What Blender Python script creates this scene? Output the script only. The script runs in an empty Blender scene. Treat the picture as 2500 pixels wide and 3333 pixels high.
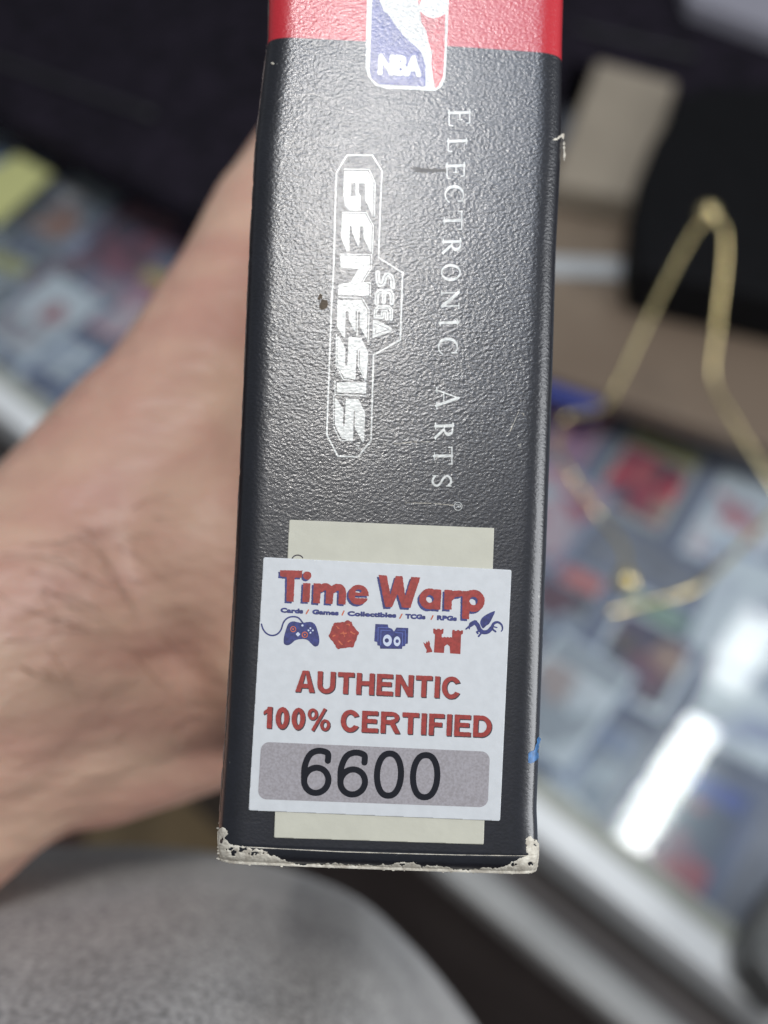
import bpy, math, random
import numpy as np
from mathutils import Matrix, Vector, Euler
random.seed(7); rng = np.random.default_rng(7)
scene = bpy.context.scene

# ------------------------------------------------------------------ camera
HALF = math.radians(18.0); TN = math.tan(HALF)
CAM_LOC = Vector((0, 0, 1.65))
CAM_M = Matrix.Translation(CAM_LOC) @ Euler((math.radians(35), 0, 0)).to_matrix().to_4x4()
cd = bpy.data.cameras.new('camera'); cam = bpy.data.objects.new('camera', cd)
scene.collection.objects.link(cam); cam.matrix_world = CAM_M; scene.camera = cam
cd.sensor_fit = 'HORIZONTAL'; cd.sensor_width = 24.0; cd.lens = 12.0 / TN
cd.clip_start = 0.005; cd.clip_end = 60
cd.dof.use_dof = True; cd.dof.focus_distance = 0.1205
cd.dof.aperture_fstop = cd.lens / 3.05

# pose of the game box: local x across the spine, y up the spine, z out of the spine
BOX_POSE = (Matrix.Translation((-0.000254, -0.033991, -0.118272)) @
            Euler((math.radians(-5.50), math.radians(2.265), math.radians(-2.70))).to_matrix().to_4x4())
BOX_W = CAM_M @ BOX_POSE

# ------------------------------------------------------------------ world and lamps
w = bpy.data.worlds.new('World'); scene.world = w; w.use_nodes = True
bg = w.node_tree.nodes['Background']; bg.inputs[0].default_value = (0.86, 0.92, 1.0, 1); bg.inputs[1].default_value = 0.20

def area(name, loc, target, sx, sy, radiance, col, roll=0.0, spread=180):
    l = bpy.data.lights.new(name, 'AREA'); l.shape = 'RECTANGLE'; l.size = sx; l.size_y = sy
    l.energy = radiance * math.pi * sx * sy; l.color = col; l.spread = math.radians(spread)
    o = bpy.data.objects.new(name, l); scene.collection.objects.link(o)
    d = (Vector(target) - Vector(loc)).normalized()
    o.matrix_world = Matrix.Translation(loc) @ d.to_track_quat('-Z', 'Y').to_matrix().to_4x4() @ Matrix.Rotation(roll, 4, 'Z')
    return o

def ray(px, py):                       # px, py on a 1659 x 2212 view of the photograph
    return Vector(((px - 829.5) / 829.5 * TN, (1106 - py) / 829.5 * TN, -1.0))
def C(px, py, d): return CAM_M @ (ray(px, py) * d)
def G(px, py, z):
    r = CAM_M.to_3x3() @ ray(px, py); t = (z - CAM_LOC.z) / r.z
    return CAM_LOC + r * t
NB = (BOX_W.to_3x3() @ Vector((0, 0, 1))).normalized(); PB = BOX_W.translation
def mirror(px, py, dist):
    r = (CAM_M.to_3x3() @ ray(px, py)).normalized()
    t = (PB - CAM_LOC).dot(NB) / r.dot(NB); p = CAM_LOC + r * t
    return p + (r - 2 * r.dot(NB) * NB) * dist, p
p, q = mirror(890, 20, 1.55); area('ceiling_panel', p, q, 0.80, 0.66, 4.1, (0.52, 0.70, 1.0))
p, q = mirror(612, 470, 1.5);  area('ceiling_lamp', p, q, 0.06, 0.16, 260, (1.0, 0.95, 0.88), 0.2)
p, q = mirror(805, 590, 1.5);  area('ceiling_lamp', p, q, 0.05, 0.04, 240, (1.0, 0.94, 0.84), 0.3)
p, q = mirror(860, 120, 1.5);  area('ceiling_lamp', p, q, 0.17, 0.05, 150, (1.0, 0.95, 0.88), -0.7)
cr = CAM_M.to_3x3()
area('edge_highlight_lamp', PB + cr @ Vector((1.25, 0.0, 0.35)), PB, 0.5, 1.1, 7.0, (0.95, 0.97, 1.0))  # unseen side lamp, added to put the highlight down the spine's right corner
# tube lamp that mirrors in the counter glass
def lampmirror(px, py, zl, zg=0.95):
    v = G(px, py, 2 * zg - zl); return Vector((v.x, v.y, zl))
def tube_lamp(a, b, wd, rad):
    t0, t1 = lampmirror(*a, 2.5), lampmirror(*b, 2.5); m_ = (t0 + t1) / 2
    tl = area('tube_lamp', m_, m_ - Vector((0, 0, 1)), wd, (t1 - t0).length, rad, (0.97, 1.0, 0.98))
    dd = t1 - t0; tl.rotation_euler = (0, 0, math.atan2(dd.y, dd.x) - math.pi / 2); tl.location = m_
tube_lamp((1522, 1560), (1340, 1850), 0.065, 34)
tube_lamp((1655, 1330), (1560, 1475), 0.09, 11)

scene.view_settings.view_transform = 'Standard'; scene.view_settings.look = 'None'
scene.view_settings.exposure = 0; scene.view_settings.gamma = 1
scene.view_settings.use_curve_mapping = False
scene.render.engine = 'CYCLES'
scene.cycles.use_denoising = True; scene.cycles.denoiser = 'OPENIMAGEDENOISE'; scene.cycles.denoising_prefilter = 'ACCURATE'; scene.cycles.denoising_input_passes = 'RGB_ALBEDO_NORMAL'; scene.cycles.max_bounces = 8; scene.cycles.transparent_max_bounces = 12
scene.cycles.sample_clamp_indirect = 4
scene.cycles.caustics_reflective = False; scene.cycles.caustics_refractive = False

# ------------------------------------------------------------------ materials
def node(nt, t, **k):
    n = nt.nodes.new(t)
    for a, b in k.items(): setattr(n, a, b)
    return n
def mat(name, col, rough=0.5, metal=0.0, noise=0.0, nscale=60.0, col2=None, bump=0.0, bscale=300.0, bdist=0.001,
        spec=0.5, coat=0.0, sss=0.0, stretch=None):
    m = bpy.data.materials.new(name); m.use_nodes = True; nt = m.node_tree; b = nt.nodes['Principled BSDF']
    b.inputs['Base Color'].default_value = (*col, 1); b.inputs['Roughness'].default_value = rough
    b.inputs['Metallic'].default_value = metal; b.inputs['Specular IOR Level'].default_value = spec
    b.inputs['Coat Weight'].default_value = coat
    if sss:
        b.inputs['Subsurface Weight'].default_value = sss; b.inputs['Subsurface Radius'].default_value = (1, .35, .2)
        b.inputs['Subsurface Scale'].default_value = 0.004
    tc = node(nt, 'ShaderNodeTexCoord'); out = tc.outputs['Object']
    if stretch:
        mp = node(nt, 'ShaderNodeMapping'); mp.inputs['Scale'].default_value = stretch
        nt.links.new(out, mp.inputs[0]); out = mp.outputs[0]
    if noise or col2:
        n = node(nt, 'ShaderNodeTexNoise'); n.inputs['Scale'].default_value = nscale; n.inputs['Detail'].default_value = 5
        nt.links.new(out, n.inputs['Vector'])
        r = node(nt, 'ShaderNodeValToRGB'); c2 = col2 or tuple(c * (1 - noise) for c in col)
        r.color_ramp.elements[0].position = 0.36; r.color_ramp.elements[1].position = 0.64
        r.color_ramp.elements[0].color = (*col, 1); r.color_ramp.elements[1].color = (*c2, 1)
        nt.links.new(n.outputs['Fac'], r.inputs[0]); nt.links.new(r.outputs[0], b.inputs['Base Color'])
    if bump:
        n = node(nt, 'ShaderNodeTexNoise'); n.inputs['Scale'].default_value = bscale; n.inputs['Detail'].default_value = 4
        nt.links.new(out, n.inputs['Vector'])
        bp = node(nt, 'ShaderNodeBump'); bp.inputs['Strength'].default_value = bump; bp.inputs['Distance'].default_value = bdist
        nt.links.new(n.outputs['Fac'], bp.inputs['Height']); nt.links.new(bp.outputs[0], b.inputs['Normal'])
    return m

def spine_mat(name, col, rough=0.36, band=None, amp=1.0, dust=0.0, graincol=0.0, coat=0.55):
    """glossy printed card with the leathery grain; the grain lives in the box's own coordinates so all inks share it"""
    m = bpy.data.materials.new(name); m.use_nodes = True; nt = m.node_tree; b = nt.nodes['Principled BSDF']; L = nt.links
    tc = node(nt, 'ShaderNodeTexCoord')
    wn = node(nt, 'ShaderNodeTexNoise'); wn.inputs['Scale'].default_value = 260; wn.inputs['Detail'].default_value = 2
    L.new(tc.outputs['Object'], wn.inputs['Vector'])
    wm = node(nt, 'ShaderNodeVectorMath', operation='SCALE'); wm.inputs[3].default_value = 0.0003
    L.new(wn.outputs['Color'], wm.inputs[0])
    wa = node(nt, 'ShaderNodeVectorMath', operation='ADD'); L.new(tc.outputs['Object'], wa.inputs[0]); L.new(wm.outputs[0], wa.inputs[1])
    mp = node(nt, 'ShaderNodeMapping'); mp.inputs['Rotation'].default_value = (0, 0, math.radians(-38)); mp.inputs['Scale'].default_value = (1.0, 1.35, 1.0)
    L.new(wa.outputs[0], mp.inputs[0])
    vo = node(nt, 'ShaderNodeTexVoronoi', feature='SMOOTH_F1'); vo.inputs['Scale'].default_value = 2600; vo.inputs['Smoothness'].default_value = 0.7
    L.new(mp.outputs[0], vo.inputs['Vector'])
    n1 = node(nt, 'ShaderNodeTexNoise'); n1.inputs['Scale'].default_value = 2800; n1.inputs['Detail'].default_value = 3; n1.inputs['Roughness'].default_value = 0.65
    L.new(mp.outputs[0], n1.inputs['Vector'])
    n2 = node(nt, 'ShaderNodeTexNoise'); n2.inputs['Scale'].default_value = 190; n2.inputs['Detail'].default_value = 2
    L.new(tc.outputs['Object'], n2.inputs['Vector'])
    a1 = node(nt, 'ShaderNodeMath', operation='MULTIPLY_ADD'); a1.inputs[1].default_value = 0.55
    L.new(vo.outputs['Distance'], a1.inputs[0]); L.new(n1.outputs['Fac'], a1.inputs[2])
    a2 = node(nt, 'ShaderNodeMath', operation='MULTIPLY_ADD'); a2.inputs[1].default_value = 1.0
    L.new(n2.outputs['Fac'], a2.inputs[0]); L.new(a1.outputs[0], a2.inputs[2])
    # the grain is strongest at the worn upper part of the spine and calms towards the stickers
    sep = node(nt, 'ShaderNodeSeparateXYZ'); L.new(tc.outputs['Object'], sep.inputs[0])
    mr = node(nt, 'ShaderNodeMapRange'); mr.inputs['From Min'].default_value = 0.020; mr.inputs['From Max'].default_value = 0.048
    mr.inputs['To Min'].default_value = 0.36 * amp; mr.inputs['To Max'].default_value = 1.0 * amp
    L.new(sep.outputs['Y'], mr.inputs['Value'])
    bp = node(nt, 'ShaderNodeBump'); bp.inputs['Distance'].default_value = 0.000037
    L.new(mr.outputs[0], bp.inputs['Strength']); L.new(a2.outputs[0], bp.inputs['Height'])
    L.new(bp.outputs[0], b.inputs['Normal'])
    b.inputs['Roughness'].default_value = rough; b.inputs['Specular IOR Level'].default_value = 0.6
    b.inputs['Coat Weight'].default_value = coat; b.inputs['Coat Roughness'].default_value = 0.15
    L.new(bp.outputs[0], b.inputs['Coat Normal'])
    rgb = node(nt, 'ShaderNodeRGB'); rgb.outputs[0].default_value = (*col, 1)
    gr = node(nt, 'ShaderNodeMapRange'); gr.inputs['From Min'].default_value = .9; gr.inputs['From Max'].default_value = 1.6; gr.inputs['To Min'].default_value = .72; gr.inputs['To Max'].default_value = 1.3
    L.new(a2.outputs[0], gr.inputs['Value'])
    gm = node(nt, 'ShaderNodeVectorMath', operation='SCALE'); L.new(rgb.outputs[0], gm.inputs[0]); L.new(gr.outputs[0], gm.inputs[3]); cur = gm.outputs[0]
    if band:
        f = node(nt, 'ShaderNodeMath', operation='MULTIPLY_ADD'); f.inputs[1].default_value = band[2]; L.new(sep.outputs['X'], f.inputs[0]); L.new(sep.outputs['Y'], f.inputs[2])
        g = node(nt, 'ShaderNodeMapRange'); g.inputs['From Min'].default_value = band[1] - 0.00007; g.inputs['From Max'].default_value = band[1] + 0.00007
        L.new(f.outputs[0], g.inputs['Value'])
        mx = node(nt, 'ShaderNodeMix', data_type='RGBA'); L.new(g.outputs[0], mx.inputs['Factor']); L.new(cur, mx.inputs['A'])
        mx.inputs['B'].default_value = (*band[0], 1); cur = mx.outputs['Result']
    # small wear specks
    if dust:
        n3 = node(nt, 'ShaderNodeTexNoise'); n3.inputs['Scale'].default_value = 900; n3.inputs['Detail'].default_value = 3; L.new(tc.outputs['Object'], n3.inputs['Vector'])
        r3 = node(nt, 'ShaderNodeMapRange'); r3.inputs['From Min'].default_value = 0.735; r3.inputs['From Max'].default_value = 0.77; r3.inputs['To Max'].default_value = dust
        L.new(n3.outputs['Fac'], r3.inputs['Value'])
        mx = node(nt, 'ShaderNodeMix', data_type='RGBA'); L.new(r3.outputs[0], mx.inputs['Factor']); L.new(cur, mx.inputs['A']); mx.inputs['B'].default_value = (.45, .44, .4, 1); cur = mx.outputs['Result']
    L.new(cur, b.inputs['Base Color'])
    return m

M_spine = spine_mat('black_gloss_card', (0.009, 0.0098, 0.0145), band=((0.52, 0.018, 0.030), 0.08450, -0.004), dust=0.5)
M_ink_white = spine_mat('white_ink', (0.56, 0.57, 0.545), rough=0.38, coat=0.45, amp=.8)
M_ink_blue = spine_mat('blue_ink', (0.035, 0.045, 0.22), rough=0.36, coat=.45, amp=.8)
M_ink_red = spine_mat('red_ink', (0.48, 0.03, 0.04), rough=0.36, coat=.45, amp=.8)
M_dirt = spine_mat('brown_dirt', (0.10, 0.075, 0.05), rough=0.8, coat=0, amp=.6)
M_smudge = spine_mat('dark_scuff', (0.035, 0.032, 0.03), rough=0.42, coat=0, amp=.6)
M_bluechip = mat('blue_paint_chip', (0.05, 0.19, 0.45), 0.4, noise=.5, nscale=2000)
M_fibre = mat('torn_card_fibre', (0.72, 0.68, 0.58), 0.9, col2=(0.46, 0.42, 0.35), nscale=1300, bump=.6, bscale=2500, bdist=0.00008)
M_cream = mat('cream_sticker_paper', (0.54, 0.53, 0.44), 0.6, noise=.06, nscale=300, bump=.35, bscale=700, bdist=0.0001)
M_paper = mat('white_sticker_paper', (0.59, 0.61, 0.625), 0.5, noise=.05, nscale=900, bump=.25, bscale=900, bdist=0.0001)
M_sblue = mat('sticker_blue_print', (0.035, 0.045, 0.20), 0.5, noise=.45, nscale=3000)
M_sred = mat('sticker_red_print', (0.34, 0.036, 0.028), 0.5, noise=.3, nscale=3200)
M_sdark = mat('sticker_dark_print', (0.045, 0.035, 0.045), 0.5, noise=.3, nscale=3000)
M_sblack = mat('sticker_black_print', (0.008, 0.009, 0.014), 0.6, spec=.2)
M_sorange = mat('sticker_orange_print', (0.62, 0.14, 0.06), 0.5, noise=.3, nscale=3000)
M_sgrey = mat('sticker_grey_print', (0.345, 0.325, 0.345), 0.55, col2=(0.27, 0.25, 0.26), nscale=4200)
M_slight = mat('sticker_light_print', (0.55, 0.6, 0.72), 0.5)
M_slblue = mat('sticker_pale_blue_print', (0.10, 0.14, 0.42), 0.5)

# ------------------------------------------------------------------ object helpers
def link(name, me, m=None, parent=None, smooth=False):
    o = bpy.data.objects.new(name, me); scene.collection.objects.link(o)
    if m: me.materials.append(m)
    if parent: o.parent = parent
    if smooth:
        for p_ in me.polygons: p_.use_smooth = True
    return o
def mesh(name, vs, fs):
    me = bpy.data.meshes.new(name); me.from_pydata([tuple(map(float, v)) for v in vs], [], [tuple(map(int, f)) for f in fs]); me.update(); return me
def tag(o, label, cat, group=None, kind=None):
    if label: o['label'] = label
    if cat: o['category'] = cat
    if group: o['group'] = group
    if kind: o['kind'] = kind
    return o
def empty(name, loc, rz=0):
    o = bpy.data.objects.new(name, None); scene.collection.objects.link(o); o.location = loc; o.rotation_euler = (0, 0, rz); o.empty_display_size = .02; return o

# ------------------------------------------------------------------ value noise for numpy
def vnoise(x, y, s, seed=0):
    r = np.random.default_rng(seed).random((64, 64)); x = x / s; y = y / s
    xi = np.floor(x).astype(int); yi = np.floor(y).astype(int); fx = x - xi; fy = y - yi
    fx = fx * fx * (3 - 2 * fx); fy = fy * fy * (3 - 2 * fy)
    g = lambda a, b: r[a % 64, b % 64]
    return (g(xi, yi) * (1 - fx) + g(xi + 1, yi) * fx) * (1 - fy) + (g(xi, yi + 1) * (1 - fx) + g(xi + 1, yi + 1) * fx) * fy - .5

# ------------------------------------------------------------------ spine shape (mm)
POSE = np.array(BOX_POSE)
def px_to_plane(x, y, prof=None):
    """photo pixel (2500 wide) -> local mm on the spine, following its profile"""
    x = np.asarray(x, float); y = np.asarray(y, float)
    d = np.stack([(x - 1250) / 1250 * TN, (1666.5 - y) / 1250 * TN, -np.ones_like(x)], -1)
    Ri = POSE[:3, :3].T; o = Ri @ (-POSE[:3, 3]); dl = d @ Ri.T
    z = np.zeros_like(x)
    for _ in range(5):
        t = (z - o[2]) / dl[..., 2]; P = o + dl * t[..., None]
        if prof is None: break
        z = prof(P[..., 0] * 1000, P[..., 1] * 1000) / 1000
    return P * 1000
sil_y = np.array([0, 120, 450, 800, 1205, 1810, 2410, 2640, 2700, 2780])
sil_l = np.array([868, 866, 826, 806, 789, 761, 725, 708, 704, 706])
sil_r = np.array([1845, 1842, 1840, 1822, 1811, 1790, 1768, 1759, 1762, 1764])
Pl = px_to_plane(sil_l, sil_y); Pr = px_to_plane(sil_r, sil_y)
oL = np.argsort(Pl[:, 1]); oR = np.argsort(Pr[:, 1])
def xl(y): return np.interp(y, Pl[oL, 1], Pl[oL, 0]) - 0.0
def xr(y): return np.interp(y, Pr[oR, 1], Pr[oR, 0])
RC = 2.3
def profile(x, y):
    L_, R_ = xl(y), xr(y); c = (L_ + R_) / 2; h = (R_ - L_) / 2
    s = np.minimum(x - L_, R_ - x); s = np.clip(s, 0, None)
    r1 = 0.8
    z = np.where(s < r1, -(r1 - np.sqrt(np.clip(r1 ** 2 - (r1 - s) ** 2, 0, None))), 0)
    z = z - 1.25 * np.clip(1 - s / 3.4, 0, 1) ** 3
    z = z - 0.30 * np.clip(np.abs(x - c) / h, 0, 1) ** 2
    yb = np.clip(0.2 - y, 0, 1.9)                       # the bottom edge rolls back below the crease
    z = z - (2.2 - np.sqrt(np.clip(2.2 ** 2 - yb ** 2, 0, None)))
    z = z - 0.05 * np.exp(-((y - 0.0) / 0.10) ** 2)     # pressed crease line
    return z
YT = 108.0; YB = -1.65; DEPTH = 131.0
bot = px_to_plane(np.array([1250.]), np.array([2838.]))[0, 1]; YB = max(bot, -2.35)

box = bpy.data.objects.new('game_box', None); scene.collection.objects.link(box); box.matrix_world = BOX_W @ Matrix.Translation((0, YB * 1e-3, 0)); box.empty_display_size = .02
tag(box, 'black cardboard game box with a red band, two stickers and a worn bottom edge', 'game box')
BOXINV = Matrix.Translation((0, -YB * 1e-3, 0))
def bchild(name, me, m, smooth=False, parent=None):
    o = link(name, me, m, None, smooth)
    if parent is None: o.parent = box; o.matrix_local = BOXINV
    else: o.parent = parent; o.matrix_local = Matrix.Identity(4)
    return o

# body: one skin, front spine + rounded corners + side panels + ends
ys = np.unique(np.concatenate([np.linspace(YB, 0.4, 26), np.linspace(0.4, YT, 140)]))
cols = []
NA = 14
ta = np.concatenate([(1 - np.cos(np.linspace(0, math.pi / 2, NA))) * RC, np.linspace(RC, 1e9, 2)[1:0]])
rows = []
for y in ys:
    L_, R_ = float(xl(y)), float(xr(y)); Lm, Rm = L_, R_
    s = np.concatenate([(1 - np.cos(np.linspace(0, math.pi / 2, 9))) * .8, np.linspace(.8, 4.8, 17)[1:]])
    xs = np.concatenate([L_ + s, np.linspace(L_ + 4.8, R_ - 4.8, 18)[1:-1], (R_ - s)[::-1]])
    zs = profile(xs, np.full_like(xs, y))
    back = [(-DEPTH, -15.6), (-60, -15.8), (-6, L_ + 0.02)]
    pl = [(x_, z_) for z_, x_ in back]; pr = [(-x_ if False else x_, z_) for x_, z_ in []]
    e = 0.0
    row = [(15.6, -DEPTH), (-15.6, -DEPTH), (-15.8, -60), (L_, -6)] + list(zip(xs, zs)) + [(R_, -6), (15.8, -60)]
    rows.append([(a * 1e-3, y * 1e-3, b * 1e-3) for a, b in row])
nc = len(rows[0]); vs = [v for r in rows for v in r]; fs = []
for i in range(len(rows) - 1):
    for j in range(nc):
        k = (j + 1) % nc; fs.append((i * nc + j, i * nc + k, (i + 1) * nc + k, (i + 1) * nc + j))
fs.append(tuple(range(nc))[::-1]); fs.append(tuple((len(rows) - 1) * nc + j for j in range(nc)))
body = bchild('box_body', mesh('box_body', vs, fs), M_spine, True)
body['label'] = 'black grained glossy card with a red band across the top'
for p_ in body.data.polygons[-2:]: p_.use_smooth = False

# ------------------------------------------------------------------ signed distance artwork
def seg_d(X, Y, a, b):
    ax, ay = a; bx, by = b; dx, dy = bx - ax, by - ay; L2 = dx * dx + dy * dy + 1e-12
    t = np.clip(((X - ax) * dx + (Y - ay) * dy) / L2, 0, 1)
    return np.hypot(X - ax - t * dx, Y - ay - t * dy), t
def loops_sdf(X, Y, loops):
    D = np.full(X.shape, 1e9); S = np.zeros(X.shape, bool)
    for lp in loops:
        n = len(lp)
        for i in range(n):
            a, b = lp[i], lp[(i + 1) % n]; d, _ = seg_d(X, Y, a, b); D = np.minimum(D, d)
            if a[1] != b[1]:
                c = ((a[1] > Y) != (b[1] > Y)) & (X < (b[0] - a[0]) * (Y - a[1]) / (b[1] - a[1]) + a[0]); S ^= c
    return np.where(S, -D, D)
def poly(pts): return lambda X, Y: loops_sdf(X, Y, [pts])
def stroke(pts, wd, w2=None):
    def f(X, Y):
        D = np.full(X.shape, 1e9); n = len(pts) - 1
        for i in range(n):
            d, t = seg_d(X, Y, pts[i], pts[i + 1])
            ww = wd if w2 is None else wd + (w2 - wd) * (i + t) / n
            D = np.minimum(D, d - ww / 2)
        return D
    return f
def ell(cx, cy, rx, ry=None, rot=0):
    ry = ry or rx
    def f(X, Y):
        c, s = math.cos(rot), math.sin(rot); u = (X - cx) * c + (Y - cy) * s; v = -(X - cx) * s + (Y - cy) * c
        return (np.hypot(u / rx, v / ry) - 1) * min(rx, ry)
    return f
def U(*f): return lambda X, Y: np.minimum.reduce([g(X, Y) for g in f])
def Sb(a, *b): return lambda X, Y: np.maximum.reduce([a(X, Y)] + [-g(X, Y) for g in b])
def I_(a, *b): return lambda X, Y: np.maximum.reduce([a(X, Y)] + [g(X, Y) for g in b])
def shift(f, dx, dy): return lambda X, Y: f(X - dx, Y - dy)
def grow(f, r): return lambda X, Y: f(X, Y) - r
def catmull(pts, n=6, closed=False):
    P = [np.array(p_, float) for p_ in pts]; out = []
    m_ = len(P)
    rg = range(m_ if closed else m_ - 1)
    for i in rg:
        g = (lambda k: P[k % m_]) if closed else (lambda k: P[min(max(k, 0), m_ - 1)])
        p0, p1, p2, p3 = g(i - 1), g(i), g(i + 1), g(i + 2)
        for t in np.arange(n) / n:
            out.append(tuple(.5 * ((2 * p1) + (-p0 + p2) * t + (2 * p0 - 5 * p1 + 4 * p2 - p3) * t * t + (-p0 + 3 * p1 - 3 * p2 + p3) * t ** 3)))
    if not closed: out.append(tuple(P[-1]))
    return out

def art(name, f, bb, step, m, off, parent=None, height=None, label=None):
    x = np.arange(bb[0], bb[2] + step, step); y = np.arange(bb[1], bb[3] + step, step)
    X, Y = np.meshgrid(x, y, indexing='ij'); D = f(X, Y); nx, ny = D.shape
    vid = {}; V = []; F = []
    def gv(i, j):
        k = (i, j)
        if k not in vid: vid[k] = len(V); V.append((x[i], y[j], D[i, j]))
        return vid[k]
    def ev(i, j, a, b):
        k = (i, j, a, b)
        if k not in vid:
            t = D[i, j] / (D[i, j] - D[a, b]); vid[k] = len(V); V.append((x[i] + (x[a] - x[i]) * t, y[j] + (y[b] - y[j]) * t, 0.0))
        return vid[k]
    ins = D < 0
    any_ = ins[:-1, :-1] | ins[1:, :-1] | ins[1:, 1:] | ins[:-1, 1:]
    for i, j in np.argwhere(any_):
        cs = [(i, j), (i + 1, j), (i + 1, j + 1), (i, j + 1)]; pl = []
        for k in range(4):
            a, b = cs[k], cs[(k + 1) % 4]
            if ins[a]: pl.append(gv(*a))
            if ins[a] != ins[b]:
                lo, hi = (a, b) if a < b else (b, a); pl.append(ev(*lo, *hi))
        if len(pl) >= 3: F.append(pl[::-1])
    V = np.array(V)
    P = px_to_plane(V[:, 0], V[:, 1], profile)
    nz = off if height is None else off + height(V[:, 0], V[:, 1], V[:, 2])
    P[:, 2] += nz
    # push sideways on the rounded corners so the layer stays outside the card
    L_, R_ = xl(P[:, 1]), xr(P[:, 1])
    P[:, 0] += np.where(P[:, 0] < L_ + 1.2, -nz, 0) + np.where(P[:, 0] > R_ - 1.2, nz, 0)
    o = bchild(name, mesh(name, P * 1e-3, F), m, True, parent)
    if label: o['label'] = label
    return o

def text_loops(s, bold=False):
    c = bpy.data.curves.new('t', 'FONT'); c.body = s; c.fill_mode = 'NONE'; c.resolution_u = 3
    o = bpy.data.objects.new('t', c); scene.collection.objects.link(o); dg = bpy.context.evaluated_depsgraph_get()
    me = o.evaluated_get(dg).to_mesh(); vs = [tuple(v.co[:2]) for v in me.vertices]
    adj = {}
    for e in me.edges:
        a, b = e.vertices; adj.setdefault(a, []).append(b); adj.setdefault(b, []).append(a)
    seen = set(); loops = []
    for s0 in adj:
        if s0 in seen: continue
        lp = [s0]; seen.add(s0); cur = s0
        while True:
            nx = [k for k in adj[cur] if k not in seen]
            if not nx: break
            cur = nx[0]; seen.add(cur); lp.append(cur)
        loops.append([vs[k] for k in lp])
    o.evaluated_get(dg).to_mesh_clear(); bpy.data.objects.remove(o); bpy.data.curves.remove(c)
    return loops
def text_fit(s, p0, p1, cap, bold=0.0, rise=None):
    """text whose inked extent runs from p0 to p1 (baseline, photo px) with the given cap height"""
    lp = text_loops(s); allp = np.array([q_ for l in lp for q_ in l])
    ref = np.array([q_ for l in text_loops('H') for q_ in l]); H = ref[:, 1].max()
    x0, x1 = allp[:, 0].min(), allp[:, 0].max()
    p0 = np.array(p0, float); p1 = np.array(p1, float); d = p1 - p0; L_ = np.hypot(*d); u = d / L_; up = np.array([u[1], -u[0]])
    p0 = p0 + u * bold + up * bold; L_ -= 2 * bold; cap = cap - 2 * bold
    T = [[tuple(p0 + u * L_ * (a - x0) / (x1 - x0) + up * cap * b / H) for a, b in l] for l in lp]
    def f(X, Y): return loops_sdf(X, Y, T) - bold
    q_ = np.array([c_ for l in T for c_ in l]); f.bb = (q_[:, 0].min() - bold - 3, q_[:, 1].min() - bold - 3, q_[:, 0].max() + bold + 3, q_[:, 1].max() + bold + 3)
    return f

def ZA(pts): return [(1030 + a / 4.4229, 500 + b / 4.4229) for a, b in pts]
def ZB(pts): return [(1030 + a / 4.0229, 950 + b / 4.0229) for a, b in pts]
def ZN(pts): return [(1180 + a / 5.53, b / 5.53) for a, b in pts]
def ZP(pts): return [(840 + a / 4.1475, 1820 + b / 4.1475) for a, b in pts]
def ZQ(pts): return [(1200 + a / 3.456, 1840 + b / 3.456) for a, b in pts]
def Z3(pts): return [(700 + a / 1.3825, 1600 + b / 1.3825) for a, b in pts]
def Z4(pts): return [(700 + a / 1.3825, 2050 + b / 1.3825) for a, b in pts]
def Z8(pts): return [(680 + a / 1.508, 2640 + b / 1.508) for a, b in pts]
def rnd(f, s=9.0, amp=1.0, seed=1): return lambda X, Y: f(X, Y) + vnoise(X, Y, s, seed) * amp
Q = 0.02   # layer step in mm

# --- console logo
G_ = Sb(poly(ZA([(400, 250), (740, 255), (822, 400), (818, 800), (800, 888), (740, 745), (705, 680), (700, 600), (640, 560), (640, 822), (480, 822), (410, 745), (385, 600)])),
        poly(ZA([(500, 420), (560, 420), (562, 610), (500, 610)])), poly(ZA([(612, 430), (700, 430), (702, 600), (630, 600), (612, 560)])))
E1 = poly(ZA([(370, 865), (705, 870), (800, 1040), (790, 1420), (765, 1400), (678, 1210), (675, 1050), (625, 1050), (618, 1330), (590, 1320), (515, 1130), (505, 1040), (480, 1040), (475, 1400), (430, 1410), (355, 1200)]))
N1 = poly(ZA([(345, 1465), (770, 1475), (772, 1640), (640, 1860), (755, 1880), (755, 2050), (310, 2035), (320, 1880), (490, 1850), (605, 1660), (345, 1640)]))
E2 = poly(ZB([(275, 105), (590, 108), (668, 240), (660, 625), (570, 455), (568, 255), (515, 255), (512, 520), (500, 510), (425, 370), (418, 255), (385, 255), (375, 600), (360, 600), (268, 460)]))
S1 = poly(ZB([(275, 590), (300, 590), (380, 745), (375, 962), (405, 962), (420, 592), (585, 600), (680, 790), (655, 1165), (565, 975), (572, 770), (528, 760), (512, 1150), (365, 1125), (275, 970)]))
I1 = poly(ZB([(268, 1182), (655, 1185), (650, 1330), (265, 1318)]))
S2 = poly(ZB([(245, 1370), (355, 1540), (345, 1760), (370, 1760), (385, 1400), (550, 1402), (638, 1580), (625, 1965), (515, 1770), (520, 1560), (490, 1560), (480, 1950), (330, 1920), (240, 1740)]))
LW = 3.6
lines = [ZA([(400, 225), (760, 228), (845, 420), (835, 900)]), ZA([(372, 845), (720, 850), (820, 1040), (808, 1440)]), ZA([(350, 1448), (795, 1455), (790, 1650), (665, 1855), (778, 1862), (775, 2055)]),
         ZB([(290, 68), (602, 84), (690, 235), (680, 640)]), ZB([(540, 260), (532, 570)]), ZB([(262, 555), (258, 960), (350, 1145), (440, 1158)]), ZB([(548, 765), (552, 985), (640, 1155)]),
         ZB([(243, 1182), (243, 1345), (650, 1362)]), ZB([(228, 1370), (218, 1750), (312, 1945), (470, 1950)]), ZB([(510, 1570), (508, 1770), (612, 1968)])]
logo = U(G_, E1, N1, E2, S1, I1, S2, *[stroke(l, LW) for l in lines])
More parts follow.
